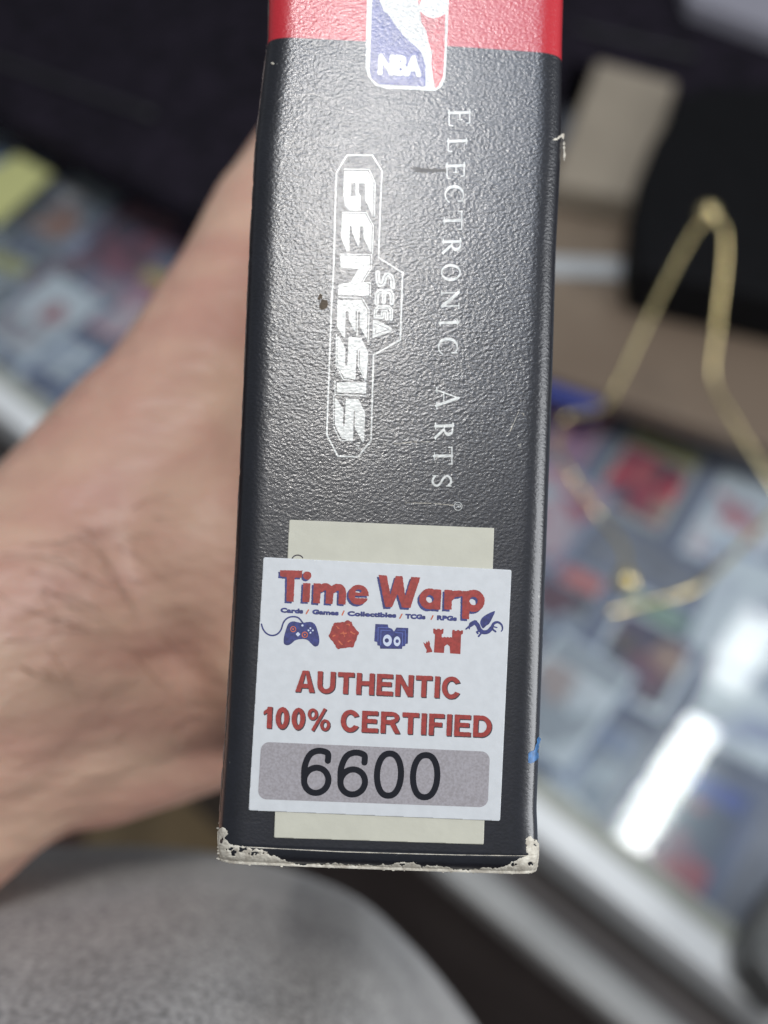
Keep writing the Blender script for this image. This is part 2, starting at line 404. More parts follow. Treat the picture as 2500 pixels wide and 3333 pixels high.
art('console_logo', logo, (1085, 540, 1240, 1450), 1.5, M_ink_white, Q)
# logo frame
fr = ZA([(290, 274), (270, 800), (250, 1600)]) + ZB([(200, 150), (178, 700), (136, 1870), (280, 2152), (545, 2160), (716, 1945), (748, 830), (910, 735), (1098, 632), (1122, 0)])
fr2 = ZA([(1222, 2210), (1242, 1715), (895, 1500), (915, 900), (945, 250), (807, 24), (440, 24), (290, 274)])
art('logo_frame', U(stroke(fr + fr2, 5.4)), (1040, 480, 1330, 1510), 1.6, M_ink_white, Q)
# maker name over the logo
def inl(p_, w_, i_=2.0): return Sb(stroke(p_, w_), stroke(p_, i_))
sg = U(inl(catmull(ZA([(885, 1710), (885, 1820), (915, 1890), (965, 1860), (985, 1780), (1030, 1745), (1085, 1790), (1100, 1920)])), 16),
       inl(ZA([(865, 2150), (870, 2040), (905, 1985), (1060, 1985), (1090, 2040), (1085, 2150)]), 15), inl(ZA([(975, 1990), (970, 2140)]), 14),
       inl(ZB([(978, 355), (982, 235), (950, 198), (815, 198), (775, 240), (772, 325), (862, 332), (868, 262), (918, 262), (918, 350)]), 12, 1.6),
       Sb(poly(ZB([(738, 370), (800, 372), (985, 470), (985, 520), (735, 605)])), stroke(ZB([(760, 410), (950, 490), (775, 552), (778, 462), (750, 460)]), 2.2)))
art('maker_lettering', sg, (1205, 880, 1290, 1105), 1.3, M_ink_white, Q)
art('trademark_lettering', U(stroke(ZB([(568, 1965), (568, 1990)]), 1.8), stroke(ZB([(568, 1978), (515, 1978)]), 1.8), stroke(ZB([(515, 2010), (565, 2010), (540, 2030), (565, 2052), (515, 2052)]), 1.8)), (1150, 1432, 1178, 1466), .9, M_ink_white, Q)

# --- publisher lettering, serif, read down the spine
T_, t_ = 9.5, 4.2
def glyph(ch, y0, y1, xb, xt):
    H = xt - xb; W = y1 - y0
    def P(a, h): return (xb + h * H, y0 + a * W + (h * -2.0))
    def s(a, b, c, d, wd): return stroke([P(a, b), P(c, d)], wd)
    e = 2.0 / H; k = T_ / 2 / W
    serif = lambda a, h, r=.22: s(a - r, h, a + r, h, 3.4)
    if ch == 'E': return U(s(k + .1, e, k + .1, 1 - e, T_), s(0, e, .95, e, t_), s(.95, e, 1, .2, t_), s(0, 1 - e, .85, 1 - e, t_), s(.85, 1 - e, .87, .82, t_), s(.15, .52, .62, .52, t_), s(.62, .4, .62, .63, 3))
    if ch == 'L': return U(s(k + .1, e, k + .1, 1 - e, T_), s(0, e, .95, e, t_), s(.95, e, 1, .22, t_), s(0, 1 - e, .48, 1 - e, 3.4))
    if ch == 'I': return U(s(.5, 0, .5, 1, T_), s(0 - .15, e, 1.15, e, 3.4), s(-.15, 1 - e, 1.15, 1 - e, 3.4))
    if ch == 'T': return U(s(.5, e, .5, 1 - e, T_), s(0, 1 - e, 1, 1 - e, t_), s(.0, 1 - e, .0, .80, t_), s(1, 1 - e, 1, .80, t_), s(.28, e, .72, e, 3.4))
    if ch == 'O':
        c = P(.5, .5); return Sb(ell(c[0], c[1], H * .53, W * .5), ell(c[0], c[1], H * .53 - 4.5, W * .5 - T_))
    if ch == 'C':
        c = P(.55, .5); return U(Sb(ell(c[0], c[1], H * .53, W * .55), ell(c[0], c[1] + 3, H * .53 - 4.5, W * .55 - T_ + 2), poly([P(.80, .14), P(.80, .84), P(1.4, .84), P(1.4, .14)])), s(.93, .97, .93, .70, 4), s(.86, .10, .98, .22, 4.5))
    if ch == 'N': return U(s(.12, e, .12, 1 - e, t_), s(.88, 0, .88, 1 - e, t_), s(.12, .95, .88, .06, T_), serif(.12, e, .14), serif(.88, 1 - e, .14), serif(.04, 1 - e, .08))
    if ch == 'A': return U(s(.1, 0, .52, 1.0, t_), s(.52, 1.0, .86, 0, T_ - 1), s(.28, .34, .70, .34, 3.4), serif(.10, e, .13), serif(.86, e, .16))
    if ch == 'R':
        c = P(.44, .73); return U(s(.2, e, .2, 1 - e, T_), serif(.18, e, .2), s(0, 1 - e, .3, 1 - e, 3.4), Sb(ell(c[0], c[1], H * .265, W * .42), ell(c[0], c[1] - 2, H * .265 - 4.2, W * .42 - T_), poly([P(.18, .4), P(.18, 1.1), P(-.3, 1.1), P(-.3, .4)])), s(.45, .46, .92, .02, T_ - 1), s(.84, e, 1.05, e, 3.4))
    if ch == 'S':
        return U(stroke(catmull([P(.86, .84), P(.62, .97), P(.3, .93), P(.14, .76), P(.3, .58), P(.62, .44), P(.85, .27), P(.72, .07), P(.42, .02), P(.12, .14)]), 7.0), s(.90, .98, .90, .72, 3), s(.08, .02, .08, .30, 3))
EA = [('E', 358, 410, 1460, 1531), ('L', 451, 494, 1457, 1520), ('E', 531, 582, 1453, 1513), ('C', 603, 660, 1449, 1509), ('T', 690, 748, 1444, 1505), ('R', 778, 826, 1441, 1501),
      ('O', 860, 916, 1437, 1498), ('N', 947, 1004, 1436, 1496), ('I', 1044, 1058, 1432, 1491), ('C', 1099, 1154, 1427, 1489), ('A', 1262, 1330, 1420, 1492), ('R', 1377, 1428, 1416, 1476),
      ('T', 1458, 1512, 1412, 1473), ('S', 1545, 1588, 1407, 1470)]
for nm, part_ in (('publisher_lettering', EA[:10]), ('publisher_lettering', EA[10:])):
    vsf = [glyph(*g) for g in part_]
    art(nm, U(*vsf), (1395, part_[0][1] - 12, 1545, part_[-1][2] + 12), 1.4, M_ink_white, Q)
reg = U(Sb(ell(1491, 1648, 14), ell(1491, 1648, 12)), stroke([(1483, 1643), (1499, 1643)], 1.8), stroke([(1499, 1643), (1499, 1650), (1492, 1651), (1491, 1644)], 1.8), stroke([(1491, 1649), (1483, 1653)], 1.8))
art('registered_mark', reg, (1474, 1632, 1508, 1664), .9, M_ink_white, Q)

# --- league logo
outer = grow(poly(ZN([(185, -2200), (130, 40), (105, 1000), (105, 1230), (150, 1370), (260, 1500), (420, 1545), (1290, 1590), (1390, 1530), (1440, 1400), (1460, 1100), (1505, 0), (1530, -2200)])), 9)
art('league_logo', outer, (1180, -400, 1480, 310), 3, M_ink_white, Q)
nb = grow(poly(ZN([(215, -2150), (180, 60), (150, 1000), (140, 1290), (175, 1410), (300, 1510), (1125, 1550), (1128, 1190), (1050, 945), (940, 835), (760, 680), (600, 480), (455, 260), (380, 215), (300, 20), (330, -700), (520, -1300), (500, -1700), (760, -2120)])), 1.5)
art('logo_blue_field', nb, (1180, -400, 1400, 300), 2, M_ink_blue, 2 * Q)
nr = U(poly(ZN([(1035, 195), (1100, 262), (1170, 312), (1280, 335), (1400, 305), (1490, 250), (1478, 900), (1448, 1380), (1370, 1540), (1310, 1600), (1270, 1380), (1240, 1150), (1255, 950), (1185, 750), (1150, 560), (1060, 400)])),
       poly(ZN([(980, -60), (1080, -60), (1020, 115)])))
art('logo_red_field', nr, (1350, -12, 1455, 295), 2, M_ink_red, 2 * Q)
f = text_fit('NBA', ZN([(268, 1352)])[0], ZN([(1058, 1392)])[0], 69, bold=5.2)
art('league_lettering', f, f.bb, 1.4, M_ink_white, 3 * Q)

# --- marks, wear and a painted edge glint
art('scuff_mark', rnd(I_(U(stroke([(1340, 548), (1400, 552), (1450, 556)], 9), ell(1400, 556, 40, 5)), poly([(1320, 530), (1470, 535), (1470, 575), (1320, 570)])), 6, 8, 3), (1320, 525, 1480, 580), 2, M_smudge, Q * .6)
art('dirt_spot', rnd(U(ell(1052, 992, 14, 16), ell(1040, 968, 7, 9)), 7, 9, 5), (1020, 950, 1080, 1020), 1.5, M_dirt, Q * 1.5)
art('dirt_spot', rnd(ell(888, 206, 5, 4), 4, 3, 6), (878, 196, 898, 216), 1.2, M_fibre, Q)
for i in range(34):
    sx_, sy_ = rng.uniform(800, 1700), rng.uniform(250, 2000)
    if rng.random() < .55: sx_ = rng.uniform(785, 850)
for (a, b) in [((960, 905), (1010, 935)), ((1655, 1415), (1688, 1340)), ((1280, 1445), (1400, 1438)), ((1685, 1610), (1692, 1596)), ((1700, 1345), (1705, 1352)), ((1320, 1637), (1480, 1645))]:
    art('scratch', rnd(stroke([a, ((a[0] + b[0]) / 2 + 2, (a[1] + b[1]) / 2 - 3), b], 1.5), 8, 1.3, int(a[0])), (min(a[0], b[0]) - 5, min(a[1], b[1]) - 8, max(a[0], b[0]) + 5, max(a[1], b[1]) + 8), 1.0, M_smudge if a[0] == 960 else M_fibre, Q * .7)
art('blue_sticker_remnant', rnd(U(poly(Z4([(1412, 548), (1448, 540), (1455, 575), (1432, 600), (1408, 598)])), stroke(Z4([(1440, 560), (1458, 490)]), 9)), 6, 6, 2), (1700, 2390, 1765, 2500), 1.5, M_bluechip, Q * 1.2)
# pale nick on the right edge
art('edge_nick', rnd(U(stroke([(1800, 455), (1812, 452), (1834, 438)], 7), stroke([(1834, 440), (1836, 520)], 5)), 6, 6, 8), (1788, 425, 1842, 535), 1.5, M_fibre, Q)
# crease line above the bottom edge
art('crease_line', rnd(stroke([(765, 2755), (900, 2762), (1100, 2772), (1300, 2778), (1500, 2783), (1740, 2786)], 2.2), 30, .8, 3), (755, 2745, 1750, 2795), 1.4, M_fibre, Q)

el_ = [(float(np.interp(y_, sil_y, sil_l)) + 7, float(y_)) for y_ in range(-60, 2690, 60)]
er_ = [(float(np.interp(y_, sil_y, sil_r)) - 8, float(y_)) for y_ in range(-60, 2700, 60)]
M_edge = mat('painted_edge_glint', (0.20, 0.16, 0.15), .45, noise=.5, nscale=900)
art('edge_glint', rnd(stroke(el_, 3.4), 30, 2.2, 5), (700, -60, 880, 2690), 2.2, M_edge, Q * .8)  # thin reflection along the left silhouette, painted on as a pale strip
# torn, worn-through bottom edge
up = [(28, 150), (40, 95), (62, 72), (92, 98), (84, 128), (92, 158), (180, 172), (260, 196), (330, 226), (440, 262), (560, 258), (700, 262), (860, 266), (900, 262), (975, 250), (1030, 260), (1045, 280), (1070, 262), (1200, 282), (1240, 291), (1350, 280), (1440, 276), (1480, 252), (1530, 236), (1562, 212), (1548, 150), (1580, 122), (1612, 140), (1640, 210)]
dn = [(1640, 330), (1200, 345), (850, 340), (400, 325), (120, 290), (20, 260)]
tear = poly(Z8(up + dn))
holes = U(ell(*Z8([(118, 208)])[0], 12, 10), ell(*Z8([(100, 186)])[0], 10, 4), ell(*Z8([(160, 190)])[0], 9, 3), ell(*Z8([(60, 150)])[0], 3, 8), ell(*Z8([(1598, 175)])[0], 4, 9), ell(*Z8([(955, 262)])[0], 15, 3), ell(*Z8([(1572, 255)])[0], 7, 4), ell(*Z8([(1500, 262)])[0], 7, 3), ell(*Z8([(225, 205)])[0], 20, 2.5))
def tearf(X, Y):
    d = np.maximum(tear(X, Y), -(holes(X, Y) + vnoise(X, Y, 6, 11) * 9))
    return d + vnoise(X, Y, 14, 4) * 8 + vnoise(X, Y, 4.5, 9) * 5 + vnoise(X, Y, 7, 31) * 4 + .3 + vnoise(X, Y, 2.2, 12) * 2
def torn_h(x, y, d): return np.clip(-d * 0.012, 0, .06) * (1 + vnoise(x, y, 6, 21) * .8) + .01
Tm = None
def art_clip_bottom(name, f, bb, step, m):
    # keep the fibre on the card: below the silhouette it wraps round the rolled edge
    o = art(name, f, bb, step, m, 0.01, height=torn_h); return o
Ybot = YB
def onbox(X, Y):
    P = px_to_plane(X, Y, profile); return np.maximum.reduce([(YB - P[..., 1]) * 30, (xl(P[..., 1]) - .12 - P[..., 0]) * 30, (P[..., 0] - xr(P[..., 1]) - .12) * 30])
torn = art_clip_bottom('torn_bottom_edge', lambda X, Y: np.maximum(tearf(X, Y), onbox(X, Y)), (690, 2675, 1780, 2850), 1.6, M_fibre)
torn['label'] = 'frayed cream card fibres where the bottom edge is worn through'
# ragged fibres hanging off the corners and the lower lip
fv, ff = [], []
def tuft(x, y, z, r, seed):
    g = np.random.default_rng(seed); n0 = len(fv); nu, nv = 7, 5
    for i in range(nv):
        th = math.pi * (i + .5) / nv
        for j in range(nu):
            ph = 2 * math.pi * j / nu; k = r * (0.6 + .7 * g.random())
            fv.append((x + k * math.sin(th) * math.cos(ph) * 1.3, y + k * math.cos(th) * .8, z + k * math.sin(th) * math.sin(ph)))
    for i in range(nv - 1):
        for j in range(nu): ff.append((n0 + i * nu + j, n0 + i * nu + (j + 1) % nu, n0 + (i + 1) * nu + (j + 1) % nu, n0 + (i + 1) * nu + j))
    ff.append(tuple(n0 + j for j in range(nu))[::-1]); ff.append(tuple(n0 + (nv - 1) * nu + j for j in range(nu)))
g = np.random.default_rng(3)
for k in range(90):
    x_ = g.uniform(xl(0) + .6, xr(0) - .6); yy = YB + g.uniform(-.10, .10); z_ = profile(np.array(x_), np.array(YB + .0))
    tuft(x_, yy, float(z_) - g.uniform(0, .5), g.uniform(.04, .11), k)
for k in range(16):
    sd = -1 if g.random() < .62 else 1
    yy = g.uniform(YB + .1, 1.8 if sd < 0 else .6); xe = float(xl(yy) if sd < 0 else xr(yy))
    tuft(xe + sd * g.uniform(-.1, .10), yy, -RC + g.uniform(-.7, .4), g.uniform(.07, .18), 500 + k)
bchild('frayed_fibres', mesh('frayed_fibres', np.array(fv) * 1e-3, ff), M_fibre, True)

# ------------------------------------------------------------------ stickers
def sticker(name, corners, off, m, rad, label):
    TL, TR, BR, BL = [np.array(c, float) for c in corners]; f_ = grow(poly([tuple(c + np.sign(np.mean([TL, TR, BR, BL], 0) - c) * rad) for c in (TL, TR, BR, BL)]), rad)
    q_ = np.array([TL, TR, BR, BL]); bb = (q_[:, 0].min() - 4, q_[:, 1].min() - 4, q_[:, 0].max() + 4, q_[:, 1].max() + 4)
    def hh(x, y, d): return np.where(d > -2.0, -(off - .012) * (1 + d / 2.0).clip(0, 1), 0) + np.exp(-((x - 1320) / 400) ** 2) * 0
    o = art(name, f_, bb, 4, m, off, height=None, label=label)
    # paper edge
    import bmesh
    bm = bmesh.new(); bm.from_mesh(o.data); be = [e for e in bm.edges if e.is_boundary]
    r = bmesh.ops.extrude_edge_only(bm, edges=be)
    for v in [v_ for v_ in r['geom'] if isinstance(v_, bmesh.types.BMVert)]: v.co.z -= (off + .01) * 1e-3
    bm.to_mesh(o.data); bm.free()
    return o
CR = [(942, 1692), (1608, 1719), (1574, 2748), (892, 2726)]
cream = sticker('cream_sticker', CR, .09, M_cream, 1.5, 'plain cream paper sticker, mostly under the shop sticker')
art('half_hidden_letter', I_(Sb(ell(969, 1822, 20, 17), ell(969, 1822, 16, 13)), poly([(930, 1790), (990, 1800), (990, 1812), (982, 1822), (930, 1822)])), (940, 1795, 1000, 1830), 1.2, M_sdark, .105, cream)
SC = [(858, 1814), (1664, 1855), (1627, 2671), (810, 2637)]
shop = sticker('shop_sticker', SC, .18, M_paper, 5, 'white paper certification sticker with red lettering and a grey number box')
z1, z2, z3 = .197, .212, .227
# grey number box
art('number_panel', grow(poly([(a, b) for a, b in [(877, 2443), (1565, 2473), (1560, 2598), (869, 2573)]]), 28), (835, 2400, 1605, 2640), 3, M_sgrey, z1, shop)
# digits: even-weight strokes
SWD = 20
def dzero(x0, x1, y0, y1):
    cx, cy = (x0 + x1) / 2, (y0 + y1) / 2; a, b = (x1 - x0) / 2 - SWD / 2, (y1 - y0) / 2 - SWD / 2
    return stroke([(cx + a * math.copysign(abs(math.cos(t)) ** .85, math.cos(t)) + (cy - (cy + b * math.sin(t))) * .035, cy + b * math.sin(t)) for t in np.linspace(0, 2 * math.pi, 41)], SWD)
def dsix(x0, x1, y0, y1):
    w_, h_ = x1 - x0, y1 - y0; P = lambda a, b: (x0 + a * w_ + (0.5 - b) * h_ * .035, y0 + b * h_)
    k = SWD / 2; kx, ky = k / w_, k / h_
    ring = [P(.5 + (.5 - kx) * math.cos(t), .675 + (.325 - ky) * math.sin(t)) for t in np.linspace(0, 2 * math.pi, 37)]
    back = catmull([P(1 - kx - .04, .27), P(.84, .115), P(.55, ky), P(.27, .14), P(.11, .38), P(kx, .66)], 6)
    return U(stroke(ring, SWD), stroke(back, SWD))
nums = U(dsix(981, 1080, 2433, 2590), dsix(1099, 1199, 2439, 2595), dzero(1217, 1315, 2442, 2599), dzero(1334, 1433, 2447, 2604))
art('number_lettering', nums, (965, 2420, 1450, 2620), 1.7, M_sblack, z2, shop)
# red lines of text with a dark edge
def bold_glyph(ch, O, ux, uy, w_, h_, sw):
    """plain heavy sans capitals built from flat-ended bars; w_, h_ in px, bar width sw"""
    def P(a, b): return tuple(np.array(O) + np.array(ux) * a + np.array(uy) * b)
    def bar(x0, y0, x1, y1, wd=sw):
        dx, dy = x1 - x0, y1 - y0; L_ = math.hypot(dx, dy); nx, ny = -dy / L_ * wd / 2, dx / L_ * wd / 2
        return poly([P(x0 + nx, y0 + ny), P(x1 + nx, y1 + ny), P(x1 - nx, y1 - ny), P(x0 - nx, y0 - ny)])
    def pg(*p_): return poly([P(*q_) for q_ in p_])
    def ring(cx, cy, rx, ry, wd=sw):
        c = P(cx, cy); an = math.atan2(ux[1], ux[0]); return Sb(ell(c[0], c[1], rx, ry, an), ell(c[0], c[1], rx - wd, ry - wd * .9, an))
    k = sw / 2; W, H = w_, h_
    if ch == 'A': return U(pg((0, 0), (sw * 1.1, 0), (W / 2 + sw * .1, H), (W / 2 - sw * .62, H)), pg((W, 0), (W - sw * 1.1, 0), (W / 2 - sw * .1, H), (W / 2 + sw * .62, H)), bar(W * .2, H * .29, W * .8, H * .29, sw * .85))
    if ch == 'U': return U(bar(k, H, k, H * .38), bar(W - k, H, W - k, H * .38), I_(ring(W / 2, H * .38, W / 2, H * .40), pg((-5, -9), (W + 5, -9), (W + 5, H * .39), (-5, H * .39))))
    if ch == 'T': return U(bar(0, H - k * .9, W, H - k * .9, sw * .9), bar(W / 2, 0, W / 2, H))
    if ch == 'H': return U(bar(k, 0, k, H), bar(W - k, 0, W - k, H), bar(0, H * .53, W, H * .53, sw * .9))
    if ch == 'E': return U(bar(k, 0, k, H), *[bar(0, y_, W * x_, y_, sw * .88) for y_, x_ in ((H - k * .88, .97), (H * .53, .9), (k * .88, 1))])
    if ch == 'F': return U(bar(k, 0, k, H), *[bar(0, y_, W * x_, y_, sw * .88) for y_, x_ in ((H - k * .88, 1), (H * .50, .86))])
    if ch == 'N': return U(bar(k, 0, k, H), bar(W - k, 0, W - k, H), pg((0, H), (sw * 1.05, H), (W, 0), (W - sw * 1.05, 0)))
    if ch == 'I': return bar(W / 2, 0, W / 2, H)
    if ch == 'C': return Sb(ring(W * .5, H / 2, W * .52, H * .52), pg((W * .62, H * .34), (W * 1.2, H * .20), (W * 1.2, H * .80), (W * .62, H * .66)))
    if ch == 'D': return U(bar(k, 0, k, H), I_(ring(W * .44, H / 2, W * .56, H * .5), pg((W * .4, -5), (W * 1.2, -5), (W * 1.2, H + 5), (W * .4, H + 5))), bar(0, H - k * .9, W * .45, H - k * .9, sw * .9), bar(0, k * .9, W * .45, k * .9, sw * .9))
    if ch == 'R': return U(bar(k, 0, k, H), I_(ring(W * .58, H * .73, W * .38, H * .27, sw * .9), pg((W * .55, 0), (W * 1.2, 0), (W * 1.2, H + 5), (W * .55, H + 5))), bar(0, H - k * .88, W * .6, H - k * .88, sw * .88), bar(0, H * .46 + k * .5, W * .6, H * .46 + k * .5, sw * .88), pg((W * .42, H * .5), (W * .74, H * .48), (W * 1.04, 0), (W * .76, 0)))
    if ch == '0': return ring(W / 2, H / 2, W / 2, H * .51)
    if ch == '1': return U(bar(W * .66, 0, W * .66, H), pg((W * .66, H), (W * .66, H * .78), (W * .1, H * .62), (W * .1, H * .78)))
    if ch == '%': return U(ring(W * .22, H * .74, W * .22, H * .27, sw * .62), ring(W * .78, H * .26, W * .22, H * .27, sw * .62), bar(W * .24, -H * .02, W * .76, H * 1.02, sw * .62))
WID = dict(A=72, U=66, T=61, H=66, E=61, N=66, I=20, C=68, R=70, F=56, D=68, **{'0': 50, '1': 40, '%': 84, ' ': 22})
def bold_line(s_, p0, p1, cap, sw, gap=9):
    p0 = np.array(p0, float); p1 = np.array(p1, float); d = p1 - p0; L_ = np.hypot(*d); u = d / L_; up_ = np.array([u[1], -u[0]])
    tot = sum(WID[c] for c in s_) + gap * (len(s_) - 1); k = L_ / tot; x = 0; fsd = []
    for c in s_:
        if c != ' ': fsd.append(bold_glyph(c, p0 + u * x * k, u, up_, WID[c] * k, cap, sw))
        x += WID[c] + gap
    f = U(*fsd); f.bb = (min(p0[0], p1[0]) - 4, min(p0[1], p1[1]) - cap - 6, p1[0] + 4, max(p0[1], p1[1]) + 5); return f
# each row of letters is raised from the paper edge by a printed dark rim
for s, a, b in (('AUTHENTIC', (961, 2251), (1497, 2274)), ('100% CERTIFIED', (853, 2369), (1598, 2400))):
    f = bold_line(s, a, b, 70, 16.0); bb = f.bb
    art('red_lettering_edge', rnd(grow(shift(f, 2.2, 2.6), .8), 3, 1.0), (bb[0] - 5, bb[1] - 5, bb[2] + 8, bb[3] + 8), 1.8, M_sdark, z1, shop)
    art('red_lettering', rnd(f, 3, 1.0, 8), bb, 1.6, M_sred, z2, shop)
# shop name
e_ = ell
tm = U(poly(ZP([(300, 150), (600, 156), (592, 250), (495, 250), (482, 576), (384, 570), (390, 245), (300, 232)])), e_(*ZP([(665, 222)])[0], 13.5),
       poly(ZP([(612, 320), (708, 325), (695, 582), (598, 578)])),
       poly(ZP([(752, 325), (850, 330), (835, 600), (742, 592)])), stroke(catmull(ZP([(850, 400), (895, 375), (945, 385), (970, 440), (962, 555)])), 23), poly(ZP([(918, 450), (1018, 450), (1008, 606), (912, 600)])),
       stroke(catmull(ZP([(1010, 410), (1060, 382), (1115, 392), (1142, 450), (1136, 560)])), 23), poly(ZP([(1090, 455), (1190, 455), (1180, 612), (1085, 606)])),
       Sb(e_(*ZP([(1356, 482)])[0], 33, 32.5), e_(*ZP([(1358, 432)])[0], 10.5, 5.5), poly(ZP([(1308, 494), (1520, 500), (1520, 545), (1455, 530), (1310, 522)]))))
wp = U(poly(ZQ([(112, 108), (205, 116), (243, 325), (305, 120), (380, 124), (412, 350), (480, 130), (580, 138), (468, 480), (372, 475), (325, 322), (262, 470), (185, 470)])),
       Sb(U(e_(*ZQ([(685, 378)])[0], 34), poly(ZQ([(735, 270), (818, 275), (805, 500), (722, 494)]))), e_(*ZQ([(688, 378)])[0], 12.5)),
       poly(ZQ([(852, 275), (940, 280), (930, 500), (845, 494)])), stroke(ZQ([(915, 370), (955, 322), (1020, 318)]), 21),
       Sb(U(poly(ZQ([(1055, 288), (1142, 292), (1126, 606), (1048, 600)])), e_(*ZQ([(1178, 400)])[0], 36)), e_(*ZQ([(1178, 402)])[0], 13)))
art('shop_name_lettering_edge', U(rnd(shift(tm, -6, 5.5), 3, 1.5), rnd(shift(wp, -6, 6.5), 3, 1.5)), (895, 1840, 1590, 2032), 1.8, M_sblue, z1, shop)
art('shop_name_lettering', U(rnd(tm, 3, 1.8, 4), rnd(wp, 3, 1.8, 4)), (895, 1840, 1590, 2032), 1.7, M_sred, z2, shop)
# tagline
words_ = [('Cards', ZP([(302, 722)])[0], ZP([(610, 738)])[0]), ('Games', ZP([(730, 745)])[0], ZP([(1088, 762)])[0]), ('Collectibles', ZP([(1205, 768)])[0], ZQ([(310, 592)])[0]),
          ('TCGs', ZQ([(410, 602)])[0], ZQ([(638, 610)])[0]), ('RPGs', ZQ([(765, 618)])[0], ZQ([(990, 628)])[0])]
for s, a, b in words_:
    f = text_fit(s, a, b, 16.5, 1.75); art('tagline_lettering', f, f.bb, 1.1, M_sblue, z1, shop)
sl = U(*[stroke(z, 4.2) for z in (ZP([(652, 735), (682, 685)]), ZP([(1135, 755), (1160, 700)]), ZQ([(350, 595), (374, 550)]), ZQ([(702, 608), (722, 568)]))])
art('tagline_slash', sl, (990, 1975, 1420, 2022), 1.2, M_sorange, z1, shop)
# icons
pad = poly(catmull(ZP([(410, 872), (470, 840), (540, 852), (600, 860), (660, 850), (725, 850), (775, 890), (805, 970), (828, 1080), (815, 1160), (765, 1178), (715, 1135), (665, 1090), (590, 1078), (505, 1095), (450, 1140), (400, 1162), (352, 1140), (350, 1060), (375, 960)]), 4, True))
cable = stroke(catmull(ZP([(48, 878), (70, 945), (120, 1005), (190, 1030), (262, 1010), (312, 950), (342, 860), (392, 800), (465, 776), (545, 792), (605, 860)]), 5), 5)
art('controller_icon', U(pad, cable), (845, 2000, 1045, 2110), 1.4, M_sblue, z1, shop)
art('controller_icon_dots', U(Sb(e_(*ZP([(475, 945)])[0], 9.8), e_(*ZP([(475, 945)])[0], 7)), Sb(e_(*ZP([(632, 1020)])[0], 10.2), e_(*ZP([(632, 1020)])[0], 7.2)), e_(*ZP([(475, 945)])[0], 3), e_(*ZP([(632, 1020)])[0], 3)), (938, 2030, 1008, 2085), 1.1, M_sorange, z2, shop)
art('controller_icon_lights', U(e_(*ZP([(600, 895)])[0], 3.6), poly(ZP([(540, 982), (572, 1012), (540, 1045), (508, 1012)])), *[e_(*ZP([c])[0], 3) for c in ((708, 932), (682, 962), (740, 962), (708, 993))]), (950, 2025, 1030, 2080), 1.1, M_slight, z2, shop)
die = poly(ZP([(1025, 860), (1170, 845), (1215, 822), (1262, 850), (1278, 895), (1362, 990), (1285, 1190), (1190, 1195), (1075, 1215), (953, 1035)]))
art('dice_icon', rnd(die, 4, 2.5), (1062, 2010, 1175, 2120), 1.4, M_sred, z1, shop)
art('dice_icon_numbers', rnd(U(*[stroke(ZP(z), 4) for z in ([(1060, 905), (1090, 935)], [(1120, 1000), (1190, 1000)], [(1150, 975), (1170, 1040)], [(1255, 985), (1300, 1010)], [(1090, 1110), (1130, 1150)], [(1200, 880), (1230, 885)], [(1010, 1040), (1040, 1030)], [(1210, 1110), (1240, 1100)])]), 3, 3.5), (1075, 2025, 1165, 2105), 1.3, M_sorange, z2, shop)
cards_i = poly(ZQ([(75, 660), (215, 665), (222, 700), (258, 712), (285, 745), (312, 700), (445, 705), (440, 880), (412, 885), (410, 908), (378, 912), (375, 940), (130, 938), (125, 905), (98, 900), (95, 862), (62, 855)]))
art('card_stack_icon', cards_i, (1212, 2025, 1335, 2118), 1.4, M_sblue, z1, shop)
art('card_stack_icon_lines', U(*[stroke(ZQ(z), 1.8) for z in ([(103, 855), (106, 698), (220, 700)], [(135, 900), (138, 730), (245, 735)], [(410, 880), (412, 730), (318, 728)], [(378, 905), (380, 760), (300, 758)])]), (1220, 2035, 1330, 2110), .9, M_slblue, z2, shop)
art('card_stack_icon_faces', U(Sb(e_(*ZQ([(210, 845)])[0], 14.5, 19), e_(*ZQ([(203, 845)])[0], 7, 7)), Sb(e_(*ZQ([(318, 855)])[0], 11, 16), e_(*ZQ([(320, 853)])[0], 5.5, 6))), (1240, 2060, 1308, 2108), 1.1, M_slight, z2, shop)
castle = poly(ZQ([(725, 712), (748, 713), (750, 722), (768, 723), (770, 713), (800, 714), (802, 724), (820, 724), (822, 714), (842, 716), (838, 765), (820, 778), (820, 808), (835, 812), (850, 803), (870, 812), (890, 804), (905, 814), (918, 806), (935, 812), (938, 778), (935, 768), (942, 726), (965, 727), (968, 737), (990, 737), (995, 727), (1018, 728), (1020, 738), (1038, 738), (1042, 730), (1060, 732), (1058, 770), (1038, 782), (1030, 998), (915, 990), (910, 912), (882, 888), (852, 910), (845, 986), (732, 980), (745, 778), (725, 762)]))
flame = poly(ZQ([(612, 862), (640, 885), (652, 850), (662, 872), (675, 842), (690, 880), (688, 905), (712, 955), (715, 975), (645, 985), (652, 950), (630, 915)]))
art('castle_icon', U(castle, flame), (1370, 2040, 1515, 2135), 1.3, M_sred, z1, shop)
